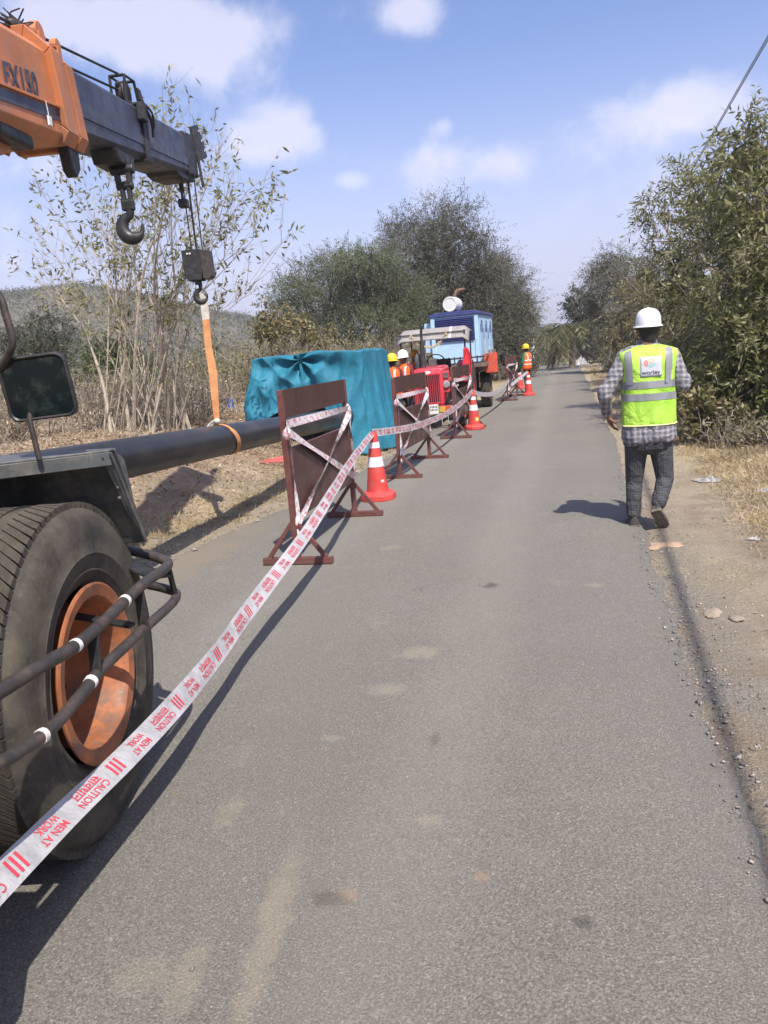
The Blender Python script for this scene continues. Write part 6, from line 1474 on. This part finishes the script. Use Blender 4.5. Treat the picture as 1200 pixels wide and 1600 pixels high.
mb = MB(); cz = 1.93; rg = []
for k in range(13):
    x = -.78 + 1.56 * k / 12; u = abs(x) / .78; z = cz + .17 * (1 - max(0, (u - .84) / .16) ** 2 * .6)
    rg.append([(x * (1 - .04 * (f - .5)), 1.0 + 1.75 * f, z - .05 - .22 * max(0, (.26 - f) / .26) ** 1.3 + .03 * math.sin(math.pi * f)) for f in (0, .03, .08, .15, .24, .4, .6, .8, 1.0)])
mb.loft(rg, caps=False, close=False); cn_ = mb.build('canopy', CANV, TT, smooth=True, sharp=60, solid=.02)
mb = MB(); rr4 = [rg[k][j] for j in range(9) for k in (9,)]; rr5 = [rg[k][j] for j in range(9) for k in (8,)]
mb.loft([[Vector(p) + Vector((.02, 0, .014)) for p in rr4], [Vector(p).lerp(Vector(q), .35) + Vector((.02, 0, .014)) for p, q in zip(rr4, rr5)]], caps=False, close=False); mb.build('canopy_strip', WBADGE, cn_)
mb = MB()
for sg in (-1, 1):
    for y in (1.12, 2.6): mb.tube([(sg * .68, y, 1.0), (sg * .70, y, cz + .06)], .018, 8)
    mb.tube([(sg * .70, 1.1, cz + .03), (sg * .70, 2.65, cz + .05)], .016, 8)
mb.tube([(-.70, 1.12, cz + .03), (.70, 1.12, cz + .03)], .016, 8); mb.build('canopy_post', TDARK, TT, smooth=True)
GARL = leafmat('garland_flowers', [(.75, .62, .20), (.80, .76, .60), (.62, .50, .12)], .1, .8, 3)
gpts = curve([(-.45, 1.05, cz + .02), (-.30, 1.04, cz - .18), (-.02, 1.03, cz - .26), (.20, 1.04, cz - .14), (.32, 1.05, cz + .02)], 10); gp, gd = [], []
for p in gpts:
    for _ in range(16): gp.append(np.array(p) + rng.normal(size=3) * .012); gd.append(unit(rng.normal(size=3)))
GA = link_mesh('flower_garland', fast_mesh('flower_garland', *leaf_quads(np.array(gp), np.array(gd), .028, .009)), GARL); GA.location = TT.location; GA.rotation_euler = TT.rotation_euler; tag(GA, 'yellow and white flower garland hanging under the tractor canopy', 'garland')
FLG = paint('red_cloth', (.55, .03, .045), .85, var=.15, bump=.4, bs=12)
mb = MB(); mb.grid(lambda u, v: (.70 + .05 * math.sin(v * 3 + u * 7) + .18 * (u - .5) * (.35 + .9 * v), 1.08 + .03 * math.sin(u * 9 + v * 2), 1.60 - .52 * v + .02 * math.sin(u * 6)), 12, 14)
fg = mb.build('red_cloth', FLG, None, smooth=True, sharp=80, solid=.004); fg.location = TT.location; fg.rotation_euler = TT.rotation_euler; tag(fg, 'red cloth hanging from the right canopy post of the tractor', 'cloth')
dv = worker('person driving the tractor, in an amber helmet under the canopy', (TX - .62, 17.75, .02), math.radians(150), 1.60, GREYS, DARKT, HIVO, HAMB, hang)

# ================================================================== trailer and generator
TRO = paint('trailer_orange', (.58, .08, .035), .55, var=.2, vs_=4, dirt=(.28, .13, .09), dirt_amt=.6)
TRG = paint('trailer_grey', (.15, .10, .08), .7, var=.25, vs_=5, dirt=(.28, .22, .17), dirt_amt=.6)
TL = empty('trailer', (-2.85, 19.6, 0), math.radians(1.5), 'grey trailer with an orange side board behind the tractor', 'trailer')
mb = MB(); mb.box((0, 1.9, 1.16), (1.86, 3.8, .10)); mb.box((-.55, 1.9, 1.03), (.12, 3.8, .18)); mb.box((.55, 1.9, 1.03), (.12, 3.8, .18)); mb.build('bed', TRG, TL, bevel=.008)
mb = MB(); mb.bar((-.5, .05, .95), (0, -1.3, .7), .09, .11); mb.bar((.5, .05, .95), (0, -1.3, .7), .09, .11); mb.build('drawbar', TRG, TL)
mb = MB(); mb.box((0, .02, 1.36), (1.80, .03, .04)); mb.box((0, .02, 1.23), (1.80, .03, .04))
for k in range(13): mb.box((-.86 + k * .143, .02, 1.30), (.03, .028, .20))
mb.build('front_rack', TDARK, TL)
mb = MB()
for k in range(3): mb.box((.955, 1.0 + k * 1.2, 1.20), (.05, .06, .62))
mb.box((.945, 1.9, 1.40), (.03, 3.7, .05)); mb.build('side_stakes', TRG, TL)
mb = MB(); mb.box((1.02, 1.55, 1.155), (.03, 1.5, .50)); ob_ = mb.build('side_board', TRO, TL, bevel=.006)
mb = MB(); mb.box((.985, .80, 1.155), (.10, .03, .50)); mb.box((1.00, .765, 1.18), (.34, .012, .50)); mb.build('end_board', TRO, TL, bevel=.006)
for k in range(7): mb = MB(); mb.box((1.04, .92 + k * .21, 1.155), (.02, .04, .46)); mb.build('board_rib', TRO, ob_)
for k in range(6): mb = MB(); mb.box((.89 + .033 * k, .77, 1.30), (.014, .012, .16)); mb.build('board_slot', TDARK, ob_)
for sg in (-1, 1): twheel(TL, sg * .80, 1.35, .48, .26, TRG, sg, 28)
mb = MB(); mb.tube([(-.7, 1.35, .48), (.7, 1.35, .48)], .06, 8); mb.box((-.55, 1.35, .72), (.08, .9, .4)); mb.box((.55, 1.35, .72), (.08, .9, .4)); mb.build('axle', TDARK, TL)
SKYB = paint('generator_light_blue', (.42, .62, .79), .5, var=.06, vs_=3, dirt=(.38, .45, .50), dirt_amt=.4, coat=.2); NAVY = paint('generator_navy', (.042, .052, .17), .45, var=.1, vs_=4, coat=.15); WDRUM = paint('muffler_white', (.72, .71, .68), .4, var=.05, dirt=(.45, .40, .34), dirt_amt=.4); RUST = paint('rusty_pipe', (.16, .085, .055), .8, var=.25, vs_=20)
GN = empty('generator', (-2.75, 20.3, 1.215), math.radians(-3), 'light blue generator cabinet with navy louvres, standing on the trailer', 'generator')
GW, GLn, GH = 1.24, 2.5, 1.22
mb = MB(); mb.box((0, GLn / 2, GH / 2), (GW, GLn, GH)); bd = mb.build('cabinet', SKYB, GN, bevel=.01)
mb = MB(); mb.box((0, GLn / 2, GH + .03), (GW + .10, GLn + .10, .06)); mb.prism([(-GW / 2 - .03, -.03, GH + .06), (GW / 2 + .03, -.03, GH + .06), (GW / 2 - .1, -.03, GH + .11), (-GW / 2 + .1, -.03, GH + .11)], (0, GLn + .06, 0)); mb.build('roof', NAVY, GN, bevel=.008)
mb = MB(); mb.box((0, -.004, GH - .34), (GW - .22, .012, .60)); lv_ = mb.build('louvre_panel', NAVY, GN)
for k in range(13): mb = MB(); mb.box((0, -.028, GH - .61 + k * .045), (GW - .24, .045, .012), Matrix.Rotation(math.radians(32), 3, 'X')); mb.build('louvre_slat', NAVY, lv_)
mb = MB()
for x in (-GW / 2 + .05, GW / 2 - .05): mb.box((x, -.012, GH / 2), (.10, .024, GH - .01))
mb.build('corner_trim', SKYB, GN, bevel=.004)
mb = MB(); mb.box((-GW / 2 - .10, .35, GH - .5), (.2, .5, .75)); mb.build('side_box', SKYB, GN, bevel=.008)
for k in range(3):
    y0 = .12 + k * .78; mb = MB(); mb.box((GW / 2 + .008, y0 + .36, GH / 2 - .02), (.014, .70, GH - .16)); d_ = mb.build('door', SKYB, GN, bevel=.006)
    mb = MB(); mb.box((GW / 2 + .022, y0 + .62, GH / 2 + .12), (.014, .035, .28)); mb.box((GW / 2 + .022, y0 + .10, GH / 2 + .25), (.014, .03, .2)); mb.build('handle', NAVY, d_)
    mb = MB(); mb.box((GW / 2 + .0165, y0 + .36, GH - .30), (.004, .16, .30)); mb.build('panel_mark', NAVY, d_)
Mm = Matrix.Translation((-.10, .05, GH + .31)) @ Matrix.Rotation(math.radians(-90), 4, 'X') @ Matrix.Rotation(math.radians(6), 4, 'Y')
mb = MB(); mb.lathe([(.001, .012), (.15, .010), (.155, .0), (.185, .0), (.19, .015), (.19, .045), (.183, .055), (.188, .10), (.192, .24), (.186, .26), (.192, .28), (.19, .40), (.18, .56), (.17, .60), (.001, .61)], 30, Mm); mu = mb.build('muffler_drum', WDRUM, GN, smooth=True, sharp=35)
mb = MB(); mb.tube(curve([(-.06, .55, GH + .40), (-.04, .56, GH + .56), (.02, .60, GH + .66), (.20, .66, GH + .69)], 5), .042, 10); mb.build('exhaust_pipe', RUST, GN, smooth=True)
mb = MB(); mb.box((-.10, .15, GH + .12), (.3, .05, .10)); mb.box((-.10, .5, GH + .12), (.3, .05, .10)); mb.build('muffler_saddle', NAVY, GN)

# ================================================================== pole, wire and small things
CONCR = paint('pale_pole', (.60, .58, .55), .8, var=.12, vs_=3)
pt_, pb_ = P(831, 505, 56.0), P(835, 572, 56.0)
UP = empty('roadside_pole', (pb_[0], 56.0, 0), 0, 'slim white pole at the left of the far road end', 'pole')
mb = MB(); mb.tube([(0, 0, -.3), (0, 0, .75), (-.02, 0, .8), (pt_[0] - pb_[0] + .12, 0, pt_[2])], [.11, .10, .055, .03], 10); mb.build('shaft', CONCR, UP, smooth=True)
mb = MB(); mb.box((-.02, -.02, 1.15), (.34, .2, .42)); mb.build('meter_box', WHITEP, UP, bevel=.02)
WIRE = paint('wire_grey', (.11, .115, .13), .5)
w0, w1 = P(1215, 30, 14.0), P(1062, 298, 30.0)
mb = MB(); a, b = Vector(w0), Vector(w1); d = b - a
for off in (0, .022): mb.tube([a + Vector((off, 0, -off)) - d * 1.2, a + Vector((off, 0, -off)), b + Vector((off, 0, -off)), b + d * 1.5 + Vector((0, 0, 1.0))], .011, 5)
wr = mb.build('overhead_wire', WIRE); tag(wr, 'twisted overhead cable crossing the sky at the upper right', 'cable')

PLAS = paint('plastic_litter', (.33, .32, .31), .4, var=.2, bump=.7, bs=30, dirt=(.3, .25, .2), dirt_amt=.5)
def rag(name, label, p, s, mat, seed, cat='litter'):
    r_ = random.Random(seed); a = [r_.uniform(0, 6.28) for _ in range(6)]
    mb = MB(); mb.grid(lambda u, v: ((u - .5) * s[0] * (1 + .2 * math.sin(v * 5 + a[0])), (v - .5) * s[1] * (1 + .2 * math.sin(u * 6 + a[1])), max(.003, s[2] * (.5 + .3 * math.sin(u * 17 + v * 6 + a[2]) + .35 * math.sin(v * 21 + u * 9 + a[3])) * math.sin(math.pi * min(.97, max(.03, u))) * math.sin(math.pi * min(.97, max(.03, v))))), 26, 26)
    o = mb.build(name, mat, None, smooth=True, sharp=35); o.location = p; o.rotation_euler = (0, 0, a[4]); return tag(o, label, cat)
def gpos(x, y, dz=.005): p = G(x, y); return (p[0], p[1], max(float(hgt(p[0], p[1])), .0) + dz)
rag('plastic_bag', 'crumpled clear plastic bag on the grass right of the walking worker', gpos(1107, 755), (.26, .20, .045), PLAS, 1)
rag('plastic_scrap', 'white plastic scrap at the right picture edge in dry grass', gpos(1194, 772), (.12, .14, .03), PLAS, 2)
rag('plastic_scrap', 'small white scrap on dry grass below the plastic bag', gpos(1180, 846), (.09, .08, .02), PLAS, 3)
rag('paper_scrap', 'tiny white paper scrap on the asphalt left of the nearest barricade', gpos(404, 817, .024), (.05, .035, .012), PLAS, 4)
rag('white_rubbish', 'heap of white and red rubbish at the far right road end', gpos(907, 570), (1.6, 1.0, .55), PLAS, 5)
BROCK = paint('pale_stone', (.27, .22, .165), .9, var=.2, vs_=12, bump=.4)
def rock(label, p, s, seed):
    mb = MB(); mb.sphere((0, 0, 0), 1, 10, 7); mb.v = [tuple(Vector(v) * (1 + .18 * math.sin(v[0] * 3 + seed) + .12 * math.sin(v[1] * 5 + v[2] * 4)) * 1.0) for v in mb.v]; mb.v = [(v[0] * s[0], v[1] * s[1], v[2] * s[2]) for v in mb.v]
    o = mb.build('stone', BROCK, None, smooth=True, sharp=40); o.location = p; o.rotation_euler = (0, 0, seed); tag(o, label, 'stone')
rock('flat pale stone lying on the right verge gravel', gpos(1112, 958, .0), (.10, .045, .016), 1.2)
rock('small tan stone right of the flat pale stone', gpos(1150, 966, .0), (.05, .035, .010), 2.1)
SOILR = paint('red_earth', (.37, .245, .165), .95, var=.15, vs_=9, bump=.3)
p = gpos(1042, 852, .0); mb = MB(); mb.grid(lambda u, v: ((u - .5) * .30 * (1 + .25 * math.sin(v * 9)), (v - .5) * .16 * (1 + .3 * math.sin(u * 11)), .004 + .016 * math.sin(math.pi * u) * math.sin(math.pi * v) - .012 * (1 - math.sin(math.pi * u) * math.sin(math.pi * v)) ** 2), 12, 8); o = mb.build('earth_patch', SOILR, None, smooth=True); o.location = p; tag(o, 'flat patch of orange earth at the road edge by the walking worker', 'earth')
# red netting and rope bundle on the left verge, blue rags on the brush
NET = paint('red_net', (.50, .10, .09), .8)
p0 = gpos(432, 738, .01); mb = MB()
for k in range(11): mb.tube(curve([(-.5 + random.uniform(-.05, .05), -.25 + k * .05, .01 + random.random() * .02), (0, -.25 + k * .05 + random.uniform(-.03, .03), .04), (.5, -.25 + k * .05 + random.uniform(-.05, .05), .015)], 4), .006, 4)
for k in range(15): mb.tube(curve([(-.48 + k * .07, -.27, .01), (-.46 + k * .07, 0, .045), (-.5 + k * .07, .27, .015)], 3), .005, 4)
o = mb.build('red_net', NET); o.location = p0; tag(o, 'red netting lying on the verge under the pipe', 'net')
BLUER = paint('blue_rag', (.02, .09, .42), .8, bump=.3)
for (x, y, yy, lb, s) in ((393, 617, 15.5, 'bright blue rag caught on a stick left of the tarpaulin', .17), (360, 630, 14.5, 'dull blue cloth hanging in brush behind the sling', .16)):
    p = P(x, y, yy); mb = MB(); mb.grid(lambda u, v: ((u - .5) * s, .03 * math.sin(u * 9), (.5 - v) * s * 1.6 + .02 * math.sin(u * 7)), 8, 8); o = mb.build('blue_rag', BLUER, None, smooth=True, solid=.004); o.location = tuple(p); tag(o, lb, 'rag')
    mb = MB(); z0 = float(hgt(p[0], yy)); mb.tube([(p[0], yy + .02, z0 - .1), (p[0] + .03, yy + .02, p[2] + .15)], .014, 6); o = mb.build('stick', TWIG, None); tag(o, 'bare stick carrying the ' + lb.split(' ')[0] + ' blue rag', 'stick')
rag('white_bundle', 'white cloth bundle in the brush behind the mirror', (P(165, 578, 19)[0], 19, P(165, 578, 19)[2] - .1), (.45, .4, .3), PLAS, 7)

# ================================================================== dusty air
mb = MB(); mb.box((0, 500, 21.0), (6400, 7400, 46.0)); hz_ = mb.build1('haze', [], None); tag(hz_, 'thin pale dusty air over the whole place', 'haze', kind='stuff')
hm = bpy.data.materials.new('dusty_air'); hm.use_nodes = True; hn = hm.node_tree.nodes; hn.clear()
ho = hn.new('ShaderNodeOutputMaterial'); hv = hn.new('ShaderNodeVolumePrincipled'); hv.inputs['Color'].default_value = (.86, .88, .95, 1); hv.inputs['Density'].default_value = .0008; hv.inputs['Anisotropy'].default_value = .2
hm.node_tree.links.new(hv.outputs[0], ho.inputs['Volume']); hz_.data.materials.append(hm)
